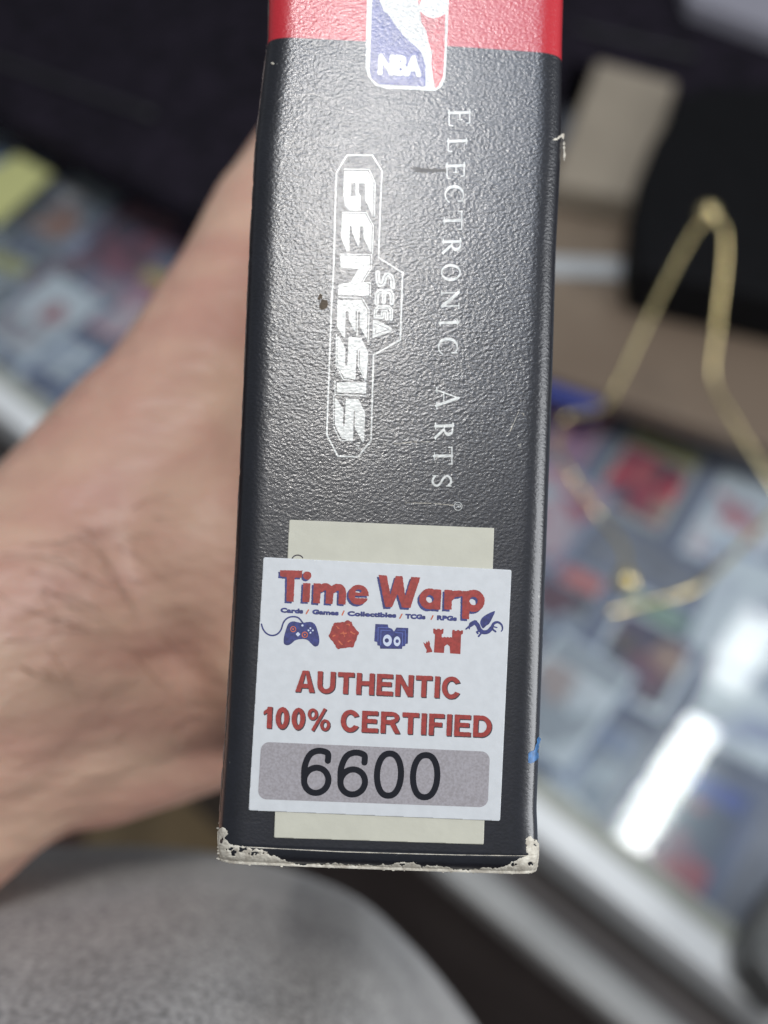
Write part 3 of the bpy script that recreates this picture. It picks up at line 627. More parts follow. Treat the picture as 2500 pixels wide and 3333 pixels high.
drag = U(poly(catmull(ZQ([(1252, 640), (1275, 590), (1340, 545), (1412, 515), (1415, 535), (1385, 600), (1355, 655), (1320, 680), (1285, 710), (1262, 680)]), 3, True)),
         stroke(catmull(ZQ([(1150, 665), (1190, 645), (1225, 675), (1245, 720), (1285, 752), (1340, 745), (1380, 705)])), 14, 13), stroke(catmull(ZQ([(1380, 705), (1405, 655), (1450, 640), (1492, 668), (1503, 715), (1490, 742)])), 10, 3.5),
         poly(ZQ([(1080, 718), (1120, 680), (1150, 640), (1190, 615), (1225, 625), (1195, 640), (1175, 680), (1140, 700), (1135, 725), (1120, 708), (1095, 725)])),
         stroke(ZQ([(1250, 730), (1215, 750), (1225, 765)]), 6), stroke(ZQ([(1270, 755), (1235, 798)]), 6), stroke(ZQ([(1385, 715), (1425, 745)]), 6), stroke(ZQ([(1400, 690), (1440, 700)]), 4))
art('dragon_icon', drag, (1508, 1985, 1642, 2080), 1.1, M_sblue, z1, shop)

# ------------------------------------------------------------------ generic solids
def quad_box(name, c4, th, m, parent=None, down=True, bevel=0.0):
    """a slab whose top outline is c4 (world points, same height) and whose thickness th goes down"""
    c4 = [Vector(c) for c in c4]; o_ = Vector((0, 0, 0))
    if parent is not None: o_ = parent.location
    vs = [c - o_ for c in c4] + [c - o_ - Vector((0, 0, th)) for c in c4]; n = len(c4)
    nrm = (c4[1] - c4[0]).cross(c4[2] - c4[1]).z
    top = list(range(n)); 
    if nrm < 0: top = top[::-1]
    fs = [tuple(top), tuple(k + n for k in top[::-1])]
    for i in range(n):
        a, b = top[i], top[(i + 1) % n]; fs.append((a, a + n, b + n, b))
    o = link(name, mesh(name, vs, fs), m, parent)
    if bevel:
        b = o.modifiers.new('bevel', 'BEVEL'); b.width = bevel; b.segments = 3; b.limit_method = 'ANGLE'
    return o
def tube(name, pts, r, m, parent=None, seg=12, smooth_n=5):
    o_ = parent.location if parent is not None else Vector((0, 0, 0))
    P = [Vector(p_) - o_ for p_ in catmull([tuple(q_) for q_ in pts], smooth_n)]
    vs = []; fs = []; up_ = Vector((0.3, 0.2, 1)).normalized()
    for i, p_ in enumerate(P):
        t = (P[min(i + 1, len(P) - 1)] - P[max(i - 1, 0)]).normalized(); a = t.cross(up_).normalized(); b = t.cross(a)
        for k in range(seg): vs.append(p_ + (a * math.cos(2 * math.pi * k / seg) + b * math.sin(2 * math.pi * k / seg)) * r)
    for i in range(len(P) - 1):
        for k in range(seg): fs.append((i * seg + k, i * seg + (k + 1) % seg, (i + 1) * seg + (k + 1) % seg, (i + 1) * seg + k))
    fs.append(tuple(range(seg))[::-1]); fs.append(tuple((len(P) - 1) * seg + k for k in range(seg)))
    return link(name, mesh(name, vs, fs), m, parent, True)

# ------------------------------------------------------------------ floor
M_floor = mat('dark_brown_floor', (0.075, 0.048, 0.038), 0.6, col2=(0.17, 0.09, 0.065), nscale=9)
fl = link('floor', mesh('floor', [(-8, -8, 0), (8, -8, 0), (8, 8, 0), (-8, 8, 0)], [(0, 1, 2, 3)]), M_floor); fl['kind'] = 'structure'

# ------------------------------------------------------------------ display case
ZC = 0.95
M_rail = mat('white_painted_metal', (0.86, 0.88, 0.88), 0.4, noise=.05, nscale=30)
M_bezel = mat('grey_green_bezel', (0.36, 0.375, 0.33), 0.5, noise=.1)
M_front = mat('dark_case_panel', (0.12, 0.105, 0.10), 0.5, noise=.3, nscale=12)
M_trim = mat('grey_metal_trim', (0.55, 0.55, 0.53), 0.4, noise=.15, nscale=20)
M_cloth = mat('dark_shelf_lining', (0.26, 0.265, 0.33), 0.8, noise=.3, nscale=25)
M_black = mat('black_foam', (0.008, 0.007, 0.010), 0.85, spec=.12, col2=(0.022, 0.017, 0.027), nscale=70, bump=.5, bscale=90, bdist=.003)
e0, e1 = G(0, 900, ZC), G(1171, 1823, ZC); e = (e1 - e0).normalized(); nn = Vector((-e.y, e.x, 0))
if nn.y < 0: nn = -nn
def K(a, b, z=ZC):                       # a along the rail from e1, b into the case
    v = e1 + e * a + nn * b; return Vector((v.x, v.y, z))
w1 = (G(1244, 1792, ZC) - e1).dot(nn); w2 = (G(1316, 1792, ZC) - e1).dot(nn)
case = empty('display_case', K(0, .3, 0)); tag(case, 'glass topped display counter with a white rail and trading cards inside', 'display case')
A0, A1 = -2.0, 1.5; DB = 1.15
def slab(name, a0, a1, b0, b1, z, th, m, parent=case, bevel=0.0): return quad_box(name, [K(a0, b0, z), K(a1, b0, z), K(a1, b1, z), K(a0, b1, z)], th, m, parent, bevel=bevel)
slab('front_rail', A0, A1, 0, w1, ZC + .004, .035, M_rail, bevel=.003)
slab('inner_bezel', A0, A1, w1 + .0005, w2, ZC, .03, M_bezel)
zl_ = ZC - .06
bt0 = (G(1160, 2054, zl_) - e1).dot(nn); bt1 = (G(1285, 2054, zl_) - e1).dot(nn)
slab('front_panel', A0, A1, bt0 + .012, .03, zl_ - .006, ZC - .08, M_front)
slab('lower_trim', A0, A1, bt0, bt1, zl_, .03, M_trim, bevel=.005)
slab('shelf', A0, A1, .031, DB, ZC - .045, .02, M_cloth)
slab('back_rail', A0, A1, DB - .12, DB, ZC + .002, .05, M_black)
def glass_mat(name, tint=(1, 1, 1), rough=0.0, ior=1.45, boost=1.0, diff=None, dw=0.0):
    m = bpy.data.materials.new(name); m.use_nodes = True; nt = m.node_tree; nt.nodes.remove(nt.nodes['Principled BSDF']); out = nt.nodes['Material Output']
    tr = node(nt, 'ShaderNodeBsdfTransparent'); tr.inputs[0].default_value = (*tint, 1)
    gl = node(nt, 'ShaderNodeBsdfGlossy'); gl.inputs['Roughness'].default_value = rough
    fr_ = node(nt, 'ShaderNodeFresnel'); fr_.inputs[0].default_value = ior
    mx = node(nt, 'ShaderNodeMixShader'); ge = node(nt, 'ShaderNodeNewGeometry')
    iv = node(nt, 'ShaderNodeMath', operation='SUBTRACT'); iv.inputs[0].default_value = 1; nt.links.new(ge.outputs['Backfacing'], iv.inputs[1])
    mu = node(nt, 'ShaderNodeMath', operation='MULTIPLY'); nt.links.new(fr_.outputs[0], mu.inputs[0]); nt.links.new(iv.outputs[0], mu.inputs[1]); nt.links.new(mu.outputs[0], mx.inputs[0])
    base = tr.outputs[0]
    if dw:
        df = node(nt, 'ShaderNodeBsdfDiffuse'); df.inputs[0].default_value = (*diff, 1)
        m2 = node(nt, 'ShaderNodeMixShader'); m2.inputs[0].default_value = dw
        nt.links.new(tr.outputs[0], m2.inputs[1]); nt.links.new(df.outputs[0], m2.inputs[2]); base = m2.outputs[0]
    nt.links.new(base, mx.inputs[1]); nt.links.new(gl.outputs[0], mx.inputs[2]); nt.links.new(mx.outputs[0], out.inputs[0])
    return m
M_glass = glass_mat('counter_glass', (0.96, 0.98, 0.97), 0.035, 1.6)
slab('glass_top', A0, A1, w2 + .0005, DB - .121, ZC - .002, .005, M_glass)

# ------------------------------------------------------------------ trading cards in clear sleeves
M_sleeve = glass_mat('clear_rigid_sleeve', (0.90, 0.92, 0.97), 0.12, 1.5, diff=(0.62, 0.64, 0.80), dw=0.10)
def card_mat(name, border, cols_, sc=28, seed=0.0):
    m = bpy.data.materials.new(name); m.use_nodes = True; nt = m.node_tree; b = nt.nodes['Principled BSDF']; L = nt.links
    tc = node(nt, 'ShaderNodeTexCoord'); mp = node(nt, 'ShaderNodeMapping'); mp.inputs['Location'].default_value = (seed, seed * .7, 0); L.new(tc.outputs['Object'], mp.inputs[0])
    vo = node(nt, 'ShaderNodeTexVoronoi', feature='F1'); vo.inputs['Scale'].default_value = sc; L.new(mp.outputs[0], vo.inputs['Vector'])
    r = node(nt, 'ShaderNodeValToRGB'); r.color_ramp.interpolation = 'LINEAR'
    el = r.color_ramp.elements
    el[0].color = (*cols_[0], 1); el[1].color = (*cols_[-1], 1); el[0].position = .15; el[1].position = .85
    for i, c in enumerate(cols_[1:-1]): x_ = el.new(.15 + .7 * (i + 1) / (len(cols_) - 1)); x_.color = (*c, 1)
    sp = node(nt, 'ShaderNodeSeparateColor'); L.new(vo.outputs['Color'], sp.inputs[0]); L.new(sp.outputs[0], r.inputs[0])
    L.new(r.outputs[0], b.inputs['Base Color']); b.inputs['Roughness'].default_value = .3
    return m
def pic(name, c): return mat(name, c, .35)
RED = (0.75, 0.03, 0.06); DK = (0.02, 0.02, 0.03); WH = (0.85, 0.86, 0.85); BL = (0.05, 0.08, 0.35); GR = (0.36, 0.37, 0.39); YE = (0.55, 0.48, 0.10); OR = (0.5, 0.16, 0.04); PU = (0.09, 0.05, 0.11); SK = (0.45, 0.25, 0.17); CR_ = (0.55, 0.52, 0.42); PK = (.7, .32, .33)
def card(px, py, ang, border, stripe, cols_, label, z=ZC - .040, seed=0, note=None, sc=46, cat='trading card'):
    c = G(px, py, z); rz = math.atan2(e.y, e.x) + math.radians(ang)
    t = empty('trading_card', (c.x, c.y, z), rz); tag(t, label, cat, 'trading cards in clear sleeves in the counter')
    def rect(w_, h_, z0, z1_, y0=0):
        x = w_ / 2; y = h_ / 2
        return [(-x, y0 - y, z0), (x, y0 - y, z0), (x, y0 + y, z0), (-x, y0 + y, z0), (-x, y0 - y, z1_), (x, y0 - y, z1_), (x, y0 + y, z1_), (-x, y0 + y, z1_)], [(3, 2, 1, 0), (4, 5, 6, 7), (0, 1, 5, 4), (1, 2, 6, 5), (2, 3, 7, 6), (3, 0, 4, 7)]
    b_ = link('card', mesh('card', *rect(.063, .089, .0010, .0014)), pic('card_border', border), t)
    link('picture', mesh('picture', *rect(.053, .060, .00145, .0016, -.008)), card_mat('card_picture', border, cols_, sc, seed), b_)
    link('title_strip', mesh('title_strip', *rect(.055, .014, .00145, .0016, .033)), pic('card_title', stripe), b_)
    link('sleeve', mesh('sleeve', *rect(.077, .102, 0.0, .0028)), M_sleeve, t)
    return t
# placed on a grid square to the rail; b runs into the case
lay = [
 # cell along the rail, cell into the case, border, strip, picture colours, label
 (0, 0, CR_, YE, [RED, (0.30, .02, .05), DK, RED, SK], 'red pictured card with a cream border, touching the brown board'),
 (-1.02, .05, PK, RED, [PK, BL, (.6, .06, .1), SK], 'pink and blue card beside the game box, level with the gold hook'),
 (1.0, -.05, WH, WH, [WH, (.6, .62, .66), WH, PK], 'nearly white card at the right edge of the photo under the gold wire'),
 (-.18, -1.39, GR, (.75, .16, .12), [DK, (.35, .08, .1), DK, GR], 'dark card with a salmon strip, against the right edge of the game box'),
 (.80, -1.35, WH, (.16, .3, .16), [PU, DK, (.4, .06, .10), DK, SK], 'purple dark card with a white border beneath the gold ball'),
 (1.79, -1.33, WH, WH, [WH, GR, WH, BL], 'pale card at the right edge beyond the lamp reflection'),
 (-1.15, -1.42, GR, GR, [(.2, .2, .3), GR, DK], 'slate card almost hidden behind the game box above the white rail'),
 (-.24, -2.41, WH, GR, [GR, (.5, .3, .25), WH, (.35, .12, .08)], 'grey and white card between the game box and the bright lamp reflection'),
 (.75, -2.38, GR, (.26, .3, .42), [(.12, .15, .2), WH, (.2, .24, .3), WH], 'blue grey card under the lamp reflection next to the white rail'),
 (1.74, -2.36, (.08, .10, .18), BL, [DK, (.05, .07, .14), (.4, .04, .06), (.06, .08, .13)], 'dark blue card nearest the right end of the white rail'),
 (-9.0, .45, WH, PK, [WH, PK, WH, GR], 'white and pink card in the far left corner above the yellow note'),
 (-8.0, .45, GR, (.6, .55, .08), [(.22, .12, .14), DK, WH, GR], 'grey card with an olive strip, its corner under the yellow note'),
 (-7.0, .45, (.10, .1, .16), OR, [DK, (.04, .04, .07), DK, (.12, .12, .2)], 'black card with an orange strip below the dark foam case'),
 (-8.0, -.57, GR, WH, [WH, GR, DK, WH], 'mottled grey card below the yellow note at the left edge'),
 (-7.0, -.57, GR, WH, [DK, (.35, .06, .04), GR, DK, WH], 'brown and black card in the middle of the left group'),
 (-6.0, .45, PU, (.25, .04, .07), [PU, (.3, .05, .08), DK], 'maroon card touching the thumb'),
 (-6.0, -.57, PK, (.75, .55, .1), [(.6, .07, .10), WH, (.5, .08, .15), GR], 'red card with a yellow strip beside the hand'),
 (-7.0, -1.59, WH, YE, [GR, WH, (.15, .15, .35)], 'white card with a yellow strip along the rail at the left edge'),
 (-6.0, -1.59, (.15, .2, .35), WH, [WH, (.08, .1, .2), WH, (.1, .12, .2)], 'blue and white card between the rail and the wrist'),
 (-5.0, -.57, WH, BL, [WH, BL, GR], 'white and blue card mostly covered by the hand'),
]
top_ = [   # a few more lie across the joints of the row below
 (-8.45, -.08, WH, (.1, .25, .5), [WH, DK, SK, GR], 'tilted white card with dark patches lying across two others below the yellow note', 6),
 (-7.45, .02, GR, WH, [(.2, .22, .25), WH, (.5, .2, .1), GR], 'tilted grey card with an orange patch in the middle of the left group', -5),
 (-6.5, -.02, (.3, .1, .14), PK, [DK, (.45, .1, .14), DK, PU], 'tilted dark red card just left of the thumb', 4),
 (-6.55, -1.12, WH, WH, [WH, GR, (.5, .1, .1), WH], 'tilted white card lying over the left group near the wrist', -7),
 (-7.5, -1.12, (.5, .5, .45), YE, [GR, DK, WH], 'tilted cream card near the rail at the left edge', 5),
 (.38, -1.98, WH, GR, [GR, WH, (.5, .35, .3), WH], 'tilted pale card between the dark purple card and the white rail', -6),
 (1.42, -.72, WH, WH, [WH, (.6, .6, .65), WH], 'tilted white card under the long gold wire at the right edge', 5),
 (-.62, -.70, (.4, .42, .5), PK, [BL, GR, WH, (.5, .1, .14)], 'tilted blue card between the hook of the gold stand and the game box', -5),
]
CA = math.radians(9)
ce = e * math.cos(CA) + nn * math.sin(CA); cn = nn * math.cos(CA) - e * math.sin(CA)
O_ = G(1400, 1025, ZC - .04)
for i, (x_, y_, bo, st, co, lb) in enumerate(lay):
    c_ = O_ + ce * x_ * .079 + cn * y_ * .1045
    t = card(800, 1000, math.degrees(CA) + rng.uniform(-.5, .5), bo, st, co, lb, seed=i * 1.37)
    t.location = Vector((c_.x, c_.y, ZC - .0448))
for i, (x_, y_, bo, st, co, lb, tw) in enumerate(top_):
    c_ = O_ + ce * x_ * .079 + cn * y_ * .1045
    t = card(800, 1000, math.degrees(CA) + tw, bo, st, co, lb, seed=40 + i * 1.37)
    t.location = Vector((c_.x, c_.y, ZC - .0448 + .0030))
# pale yellow note on the glass
nt4 = [G(-70, 400, ZC), G(38, 338, ZC), G(113, 380, ZC), G(-10, 492, ZC)]
note = quad_box('sticky_note', [v + Vector((0, 0, .002)) for v in nt4], .0015, mat('pale_yellow_paper', (0.62, 0.62, 0.26), .7, noise=.08)); tag(note, 'blank pale yellow paper note lying on the glass above the cards at the left', 'paper note')

# ------------------------------------------------------------------ things at the back of the counter
M_board = mat('brown_wood_board', (0.185, 0.135, 0.095), 0.5, col2=(0.26, 0.20, 0.145), nscale=6)
zb = ZC + .02
brd = quad_box('wooden_board', [G(1150, 330, zb), G(1800, 300, zb), G(1800, 1010, zb), G(1560, 935, zb), G(1296, 850, zb), G(1150, 800, zb)], .018, M_board, bevel=.003)
tag(brd, 'brown wooden board lying on the counter behind the gold stand', 'board')
blue = quad_box('blue_card_box', [G(1140, 770, ZC + .012), G(1225, 795, ZC + .012), G(1300, 868, ZC + .012), G(1290, 885, ZC + .012), G(1140, 830, ZC + .012)], .010, mat('blue_plastic', (0.06, 0.09, 0.36), .35)); tag(blue, 'flat blue plastic box on the glass beside the game box', 'plastic box')
M_tan = mat('pale_tan_card', (0.36, 0.305, 0.235), 0.7, noise=.15, nscale=12)
zt = zb + .03
ctn = quad_box('tan_carton', [G(1190, 390, zt), G(1290, 128, zt), G(1462, 175, zt), G(1385, 430, zt)], .029, M_tan, bevel=.004); tag(ctn, 'pale tan carton on the board at the left of the black pouch', 'carton')
M_pouch = mat('matte_black_plastic', (0.005, 0.005, 0.006), 0.7, noise=.3, spec=.15)
zp = zb + .05
pts = [G(1475, 195, zp), G(1900, 150, zp), G(1900, 690, zp), G(1370, 575, zp), G(1362, 500, zp), G(1375, 390, zp), G(1410, 300, zp)]
pch = quad_box('black_pouch', pts, .049, M_pouch, bevel=.006); tag(pch, 'matte black storage pouch with a rounded left side behind the gold stand', 'pouch')
M_ws = mat('white_plastic_strip', (0.55, 0.57, 0.58), .3)
ws = quad_box('price_rail', [G(1150, 552, zb + .004), G(1390, 562, zb + .004), G(1400, 600, zb + .004), G(1150, 590, zb + .004)], .0035, M_ws); tag(ws, 'white plastic price rail lying on the board left of the black pouch', 'price rail')
gs = quad_box('metal_ruler', [G(1405, 578, zb + .003), G(1570, 610, zb + .003), G(1572, 632, zb + .003), G(1408, 600, zb + .003)], .0025, mat('dull_metal', (.25, .26, .29), .3, metal=.7)); tag(gs, 'short dull metal ruler under the front edge of the black pouch', 'ruler')
zz = ZC + .03
bk = quad_box('foam_case', [G(-500, -250, zz), G(2400, -250, zz), G(2400, 130, zz), G(1659, 330, zz), G(1230, 120, zz), G(1190, 360, zz), G(700, 500, zz), G(560, 530, zz), G(390, 440, zz), G(200, 342, zz), G(-500, 0, zz)], .028, M_black, bevel=.003)
tag(bk, 'black textured foam case across the back of the counter', 'foam case')
for i_, (a_, b_) in enumerate((((-40, 120), (330, 250)), ((1240, 60), (1500, 120)))):
    hg = tube('case_hinge', [G(*a_, zz + .004), G((a_[0] + b_[0]) / 2, (a_[1] + b_[1]) / 2, zz + .004), G(*b_, zz + .004)], .003, mat('dark_grey_plastic', (.03, .03, .032), .4), None); hg.parent = bk
lav = quad_box('grey_paper_pad', [G(1470, -60, zz + .02), G(1800, -60, zz + .02), G(1800, 100, zz + .02), G(1659, 62, zz + .02), G(1490, 0, zz + .02)], .018, mat('lavender_grey_paper', (.34, .33, .38), .7, noise=.05)); tag(lav, 'lavender grey paper pad on the foam case in the upper right corner', 'paper pad')
zd = ZC + .05
dk = quad_box('card_case', [G(1612, 2015, zd), G(1625, 1975, zd), G(1680, 1880, zd), G(1900, 1880, zd), G(1900, 2200, zd), G(1680, 2150, zd), G(1622, 2070, zd)], .045, mat('dark_grey_plastic', (.075, .078, .075), .4), bevel=.006); tag(dk, 'dark grey plastic case on the white rail at the lower right edge', 'plastic case')

# ------------------------------------------------------------------ gold wire plate stand
M_gold = mat('brushed_gold_wire', (0.86, 0.71, 0.36), 0.27, metal=.9)
st = empty('plate_stand', G(1450, 1150, ZC)); tag(st, 'gold wire plate stand with ball tips, standing on the glass counter', 'plate stand')
r_ = .0014
tube('wire', [C(1200, 975, 0.620), C(1215, 905, 0.594), C(1300, 882, 0.620), C(1330, 840, 0.634), C(1420, 650, 0.647), C(1500, 500, 0.660), C(1532, 470, 0.660)], r_, M_gold, st)
tube('wire', [C(1532, 470, 0.660), C(1562, 490, 0.660), C(1566, 560, 0.660), C(1550, 700, 0.660), C(1540, 815, 0.660), C(1580, 900, 0.647), C(1640, 1000, 0.634), C(1760, 1180, 0.620)], r_, M_gold, st)
tube('wire', [C(1196, 955, 0.594), C(1235, 1030, 0.581), C(1290, 1110, 0.581), C(1345, 1180, 0.568), C(1352, 1250, 0.554)], r_ * .9, M_gold, st)
tube('wire', [C(1312, 1325, 0.554), C(1400, 1303, 0.554), C(1505, 1268, 0.561), C(1590, 1190, 0.581), C(1720, 1060, 0.607)], r_, M_gold, st)
def ball(name, c, r, m, parent):
    vs, fs = [], []; nu, nv = 20, 12
    for i in range(nv + 1):
        th = math.pi * i / nv
        for j in range(nu):
            ph = 2 * math.pi * j / nu; vs.append(Vector(c) - parent.location + Vector((math.sin(th) * math.cos(ph), math.sin(th) * math.sin(ph), math.cos(th))) * r)
    for i in range(nv):
        for j in range(nu): fs.append((i * nu + j, (i + 1) * nu + j, (i + 1) * nu + (j + 1) % nu, i * nu + (j + 1) % nu))
    return link(name, mesh(name, vs, fs), m, parent, True)
ball('ball_tip', C(1530, 462, 0.653), .0058, M_gold, st); ball('ball_tip', C(1352, 1256, 0.552), .0058, M_gold, st)

# ------------------------------------------------------------------ carton on the floor
M_kraft = mat('brown_kraft_card', (0.27, 0.195, 0.105), 0.8, noise=.4, nscale=14, stretch=(1, .1, 1))
fc = quad_box('floor_carton', [G(180, 1560, .42), G(520, 1560, .42), G(520, 1845, .42), G(180, 1845, .42)], .42, M_kraft, bevel=.004); tag(fc, 'brown cardboard carton standing on the floor behind the wrist', 'carton')

# ------------------------------------------------------------------ the person: forearm and hand, and the shirt
M_skin = mat('skin', (0.64, 0.42, 0.305), 0.5, col2=(0.56, 0.315, 0.24), nscale=42, bump=.55, bscale=130, bdist=.0022, sss=.2, stretch=(1, 1.9, 1))
vs, fs = [], []
def capsule(a, b, ra, rb, flat=None, n=14):
    a = Vector(a); b = Vector(b); t = (b - a); L_ = t.length; t.normalize()
    u = t.cross(Vector((0.1, 0.9, 0.3))).normalized(); v = t.cross(u)
    rings = []
    for i in range(5): th = math.pi / 2 * (1 - i / 5.0); rings.append((a - t * ra * math.sin(th), ra * math.cos(th)))
    for i in range(7): k = i / 6; rings.append((a.lerp(b, k), ra + (rb - ra) * k))
    for i in range(1, 6): th = math.pi / 2 * i / 5.0; rings.append((b + t * rb * math.sin(th), rb * math.cos(th)))
    n0 = len(vs)
    for c, r in rings:
        for j in range(n): vs.append(c + (u * math.cos(2 * math.pi * j / n) + v * math.sin(2 * math.pi * j / n)) * max(r, 1e-4))
    for i in range(len(rings) - 1):
        for j in range(n): fs.append((n0 + i * n + j, n0 + i * n + (j + 1) % n, n0 + (i + 1) * n + (j + 1) % n, n0 + (i + 1) * n + j))
    fs.append(tuple(n0 + j for j in range(n))[::-1]); fs.append(tuple(n0 + (len(rings) - 1) * n + j for j in range(n)))
mm = .001
def B(x, y, z): return BOX_W @ Vector((x * mm, y * mm, z * mm))
W0 = C(70, 1450, .205)
capsule(C(-900, 1800, .20), C(-250, 1570, .20), .040, .034)
capsule(C(-250, 1570, .20), W0, .0335, .0275)
capsule(C(-100, 1490, .195), C(120, 1330, .200), .026, .024)       # wrist
capsule(W0, C(330, 1350, .215), .0275, .027)                        # heel of the hand
capsule(C(150, 1300, .205), C(400, 1000, .215), .025, .024)         # thenar side
capsule(C(330, 1200, .22), C(470, 1000, .235), .026, .022)
capsule(C(400, 1010, .213), C(520, 690, .222), .0225, .0165)        # thumb base
capsule(C(520, 700, .222), C(585, 470, .232), .0160, .0125)         # thumb
capsule(C(585, 470, .232), C(640, 330, .250), .0120, .0095)
capsule(C(200, 1520, .21), C(500, 1500, .222), .0225, .0170)        # little finger side of the palm
capsule(C(330, 1350, .222), C(490, 1350, .235), .0245, .0200)
# fingers wrap round the far edge of the box
root = [(-12, y, -96) for y in (57, 40, 23, 8)]
for i, (x, y, z) in enumerate(root):
    ln = (1.0, 1.08, 1.0, .84)[i]; rr = (.0088, .0090, .0085, .0075)[i]
    capsule(B(-14, 34 + (y - 34) * .6, -70), B(-10.5 - 16, y, -92), .012, rr * 1.15)
    capsule(B(-26.5, y, -92), B(-25, y, -92 - 40 * ln), rr * 1.1, rr)
    capsule(B(-25, y, -92 - 40 * ln), B(-16, y, -DEPTH - 9), rr, rr * .97)
    capsule(B(-16, y, -DEPTH - 9), B(4 * ln, y, -DEPTH - 9), rr * .97, rr * .85)
capsule(C(400, 1150, .235), B(-24, 34, -80), .024, .020)
hm = bpy.data.meshes.new('person'); hm.from_pydata([tuple(CAM_M.inverted() @ v_) for v_ in vs], [], fs); hm.update()
ho = bpy.data.objects.new('person_tmp', hm); scene.collection.objects.link(ho)
rm = ho.modifiers.new('r', 'REMESH'); rm.mode = 'VOXEL'; rm.voxel_size = .0018; rm.adaptivity = 0
sm = ho.modifiers.new('s', 'SMOOTH'); sm.factor = .5; sm.iterations = 14
dg = bpy.context.evaluated_depsgraph_get(); fm = bpy.data.meshes.new_from_object(ho.evaluated_get(dg)); bpy.data.objects.remove(ho)
fm.name = 'person'; person = link('person', fm, M_skin, None, True); person.matrix_world = CAM_M
tag(person, 'person in a grey shirt whose bare left hand grips the game box from behind', 'person')

from mathutils.bvhtree import BVHTree
bv = BVHTree.FromPolygons([tuple(v.co) for v in fm.vertices], [tuple(p_.vertices) for p_ in fm.polygons])
hg_ = np.random.default_rng(5); hv, hf = [], []
for k in range(44):
    px, py = hg_.uniform(-60, 330), hg_.uniform(1030, 1480)
    if hg_.random() < .3: px, py = hg_.uniform(0, 240), hg_.uniform(1120, 1300)
    h = bv.ray_cast(Vector((0, 0, 0)), ray(px, py).normalized())
    if h[0] is None: continue
    an = hg_.normal(-.5, .35); tdir = Vector((math.cos(an), math.sin(an), 0)); n_ = h[1]; tdir = (tdir - n_ * tdir.dot(n_)).normalized(); ln = hg_.uniform(.007, .014); cv = hg_.uniform(-.3, .3)
    sd_ = tdir.cross(n_); base = h[0] - n_ * .0003; prev = None; n0 = len(hv)
    for q_ in range(6):
        u_ = q_ / 5; c_ = base + tdir * ln * u_ + n_ * (.0018 * math.sin(u_ * 2.2)) + sd_ * cv * ln * u_ * u_; r__ = .00007 * (1 - .8 * u_)
        for m_ in range(3): hv.append(c_ + (sd_ * math.cos(m_ * 2.094) + n_ * math.sin(m_ * 2.094)) * r__)
    for q_ in range(5):
        for m_ in range(3): hf.append((n0 + q_ * 3 + m_, n0 + q_ * 3 + (m_ + 1) % 3, n0 + q_ * 3 + 3 + (m_ + 1) % 3, n0 + q_ * 3 + 3 + m_))
link('arm_hair', mesh('arm_hair', hv, hf), mat('brown_hair', (.20, .11, .06), .5), person)
M_shirt = bpy.data.materials.new('grey_marl_fabric'); M_shirt.use_nodes = True
nt = M_shirt.node_tree; b = nt.nodes['Principled BSDF']; L = nt.links; b.inputs['Roughness'].default_value = .95; b.inputs['Specular IOR Level'].default_value = .1
b.inputs['Sheen Weight'].default_value = .15
tc = node(nt, 'ShaderNodeTexCoord'); mp = node(nt, 'ShaderNodeMapping'); mp.inputs['Rotation'].default_value = (0, 0, .5); mp.inputs['Scale'].default_value = (1, 3.0, 1)
L.new(tc.outputs['Object'], mp.inputs[0])
n1 = node(nt, 'ShaderNodeTexNoise'); n1.inputs['Scale'].default_value = 900; n1.inputs['Detail'].default_value = 6; L.new(mp.outputs[0], n1.inputs['Vector'])
n2 = node(nt, 'ShaderNodeTexNoise'); n2.inputs['Scale'].default_value = 60; n2.inputs['Detail'].default_value = 4; L.new(tc.outputs['Object'], n2.inputs['Vector'])
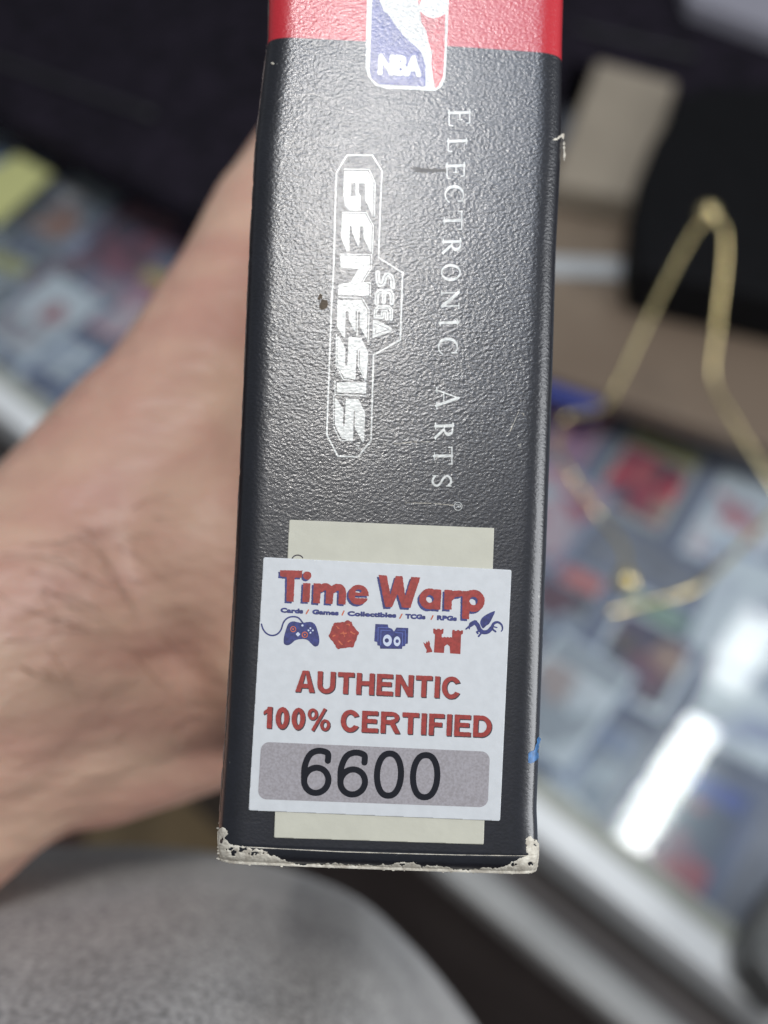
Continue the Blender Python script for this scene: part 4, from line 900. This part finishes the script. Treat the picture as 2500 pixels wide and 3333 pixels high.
ad = node(nt, 'ShaderNodeMath', operation='MULTIPLY_ADD'); ad.inputs[1].default_value = .30; L.new(n2.outputs['Fac'], ad.inputs[0]); L.new(n1.outputs['Fac'], ad.inputs[2])
r = node(nt, 'ShaderNodeValToRGB'); r.color_ramp.elements[0].position = .50; r.color_ramp.elements[1].position = .78; r.color_ramp.elements[0].color = (.20, .195, .19, 1); r.color_ramp.elements[1].color = (.44, .43, .42, 1)
L.new(ad.outputs[0], r.inputs[0]); L.new(r.outputs[0], b.inputs['Base Color'])
wv = node(nt, 'ShaderNodeTexNoise'); wv.inputs['Scale'].default_value = 1100; L.new(mp.outputs[0], wv.inputs['Vector'])
bp = node(nt, 'ShaderNodeBump'); bp.inputs['Distance'].default_value = .0005; bp.inputs['Strength'].default_value = .6; L.new(wv.outputs['Fac'], bp.inputs['Height']); L.new(bp.outputs[0], b.inputs['Normal'])
rim = catmull([(-700, 1790), (-200, 1812), (100, 1826), (300, 1826), (480, 1842), (640, 1880), (780, 1942), (880, 2030), (960, 2120), (1060, 2260), (1200, 2500), (1350, 2900)], 6)
V = []; F = []; nb_ = 26
for i, (x, y) in enumerate(rim):
    for j in range(nb_):
        b_ = -1 + 2 * j / (nb_ - 1)                        # -1 behind the rim, +1 near the camera
        an = b_ * math.pi / 2
        q_ = min(max((x - 100) / 1000, 0), 1); inx, iny = -.05 - .32 * q_ * q_ * (3 - 2 * q_), 1.0
        k = 1 - math.cos(an)
        dep = .28 - .15 * math.sin(an) * (1 if b_ > 0 else .9)
        dep += .002 * math.sin(i * .35 + j * .2)
        v_ = C(x + inx * 900 * k, y + iny * 900 * k, dep); V.append(CAM_M.inverted() @ v_)
nr_ = len(rim)
for i in range(nr_ - 1):
    for j in range(nb_ - 1): F.append((i * nb_ + j, i * nb_ + j + 1, (i + 1) * nb_ + j + 1, (i + 1) * nb_ + j))
sh = link('shirt', mesh('shirt', V, F), M_shirt, person, True)
sh.modifiers.new('sub', 'SUBSURF').render_levels = 1
sh['label'] = 'grey marl fabric shirt front bulging at the bottom of the photo'
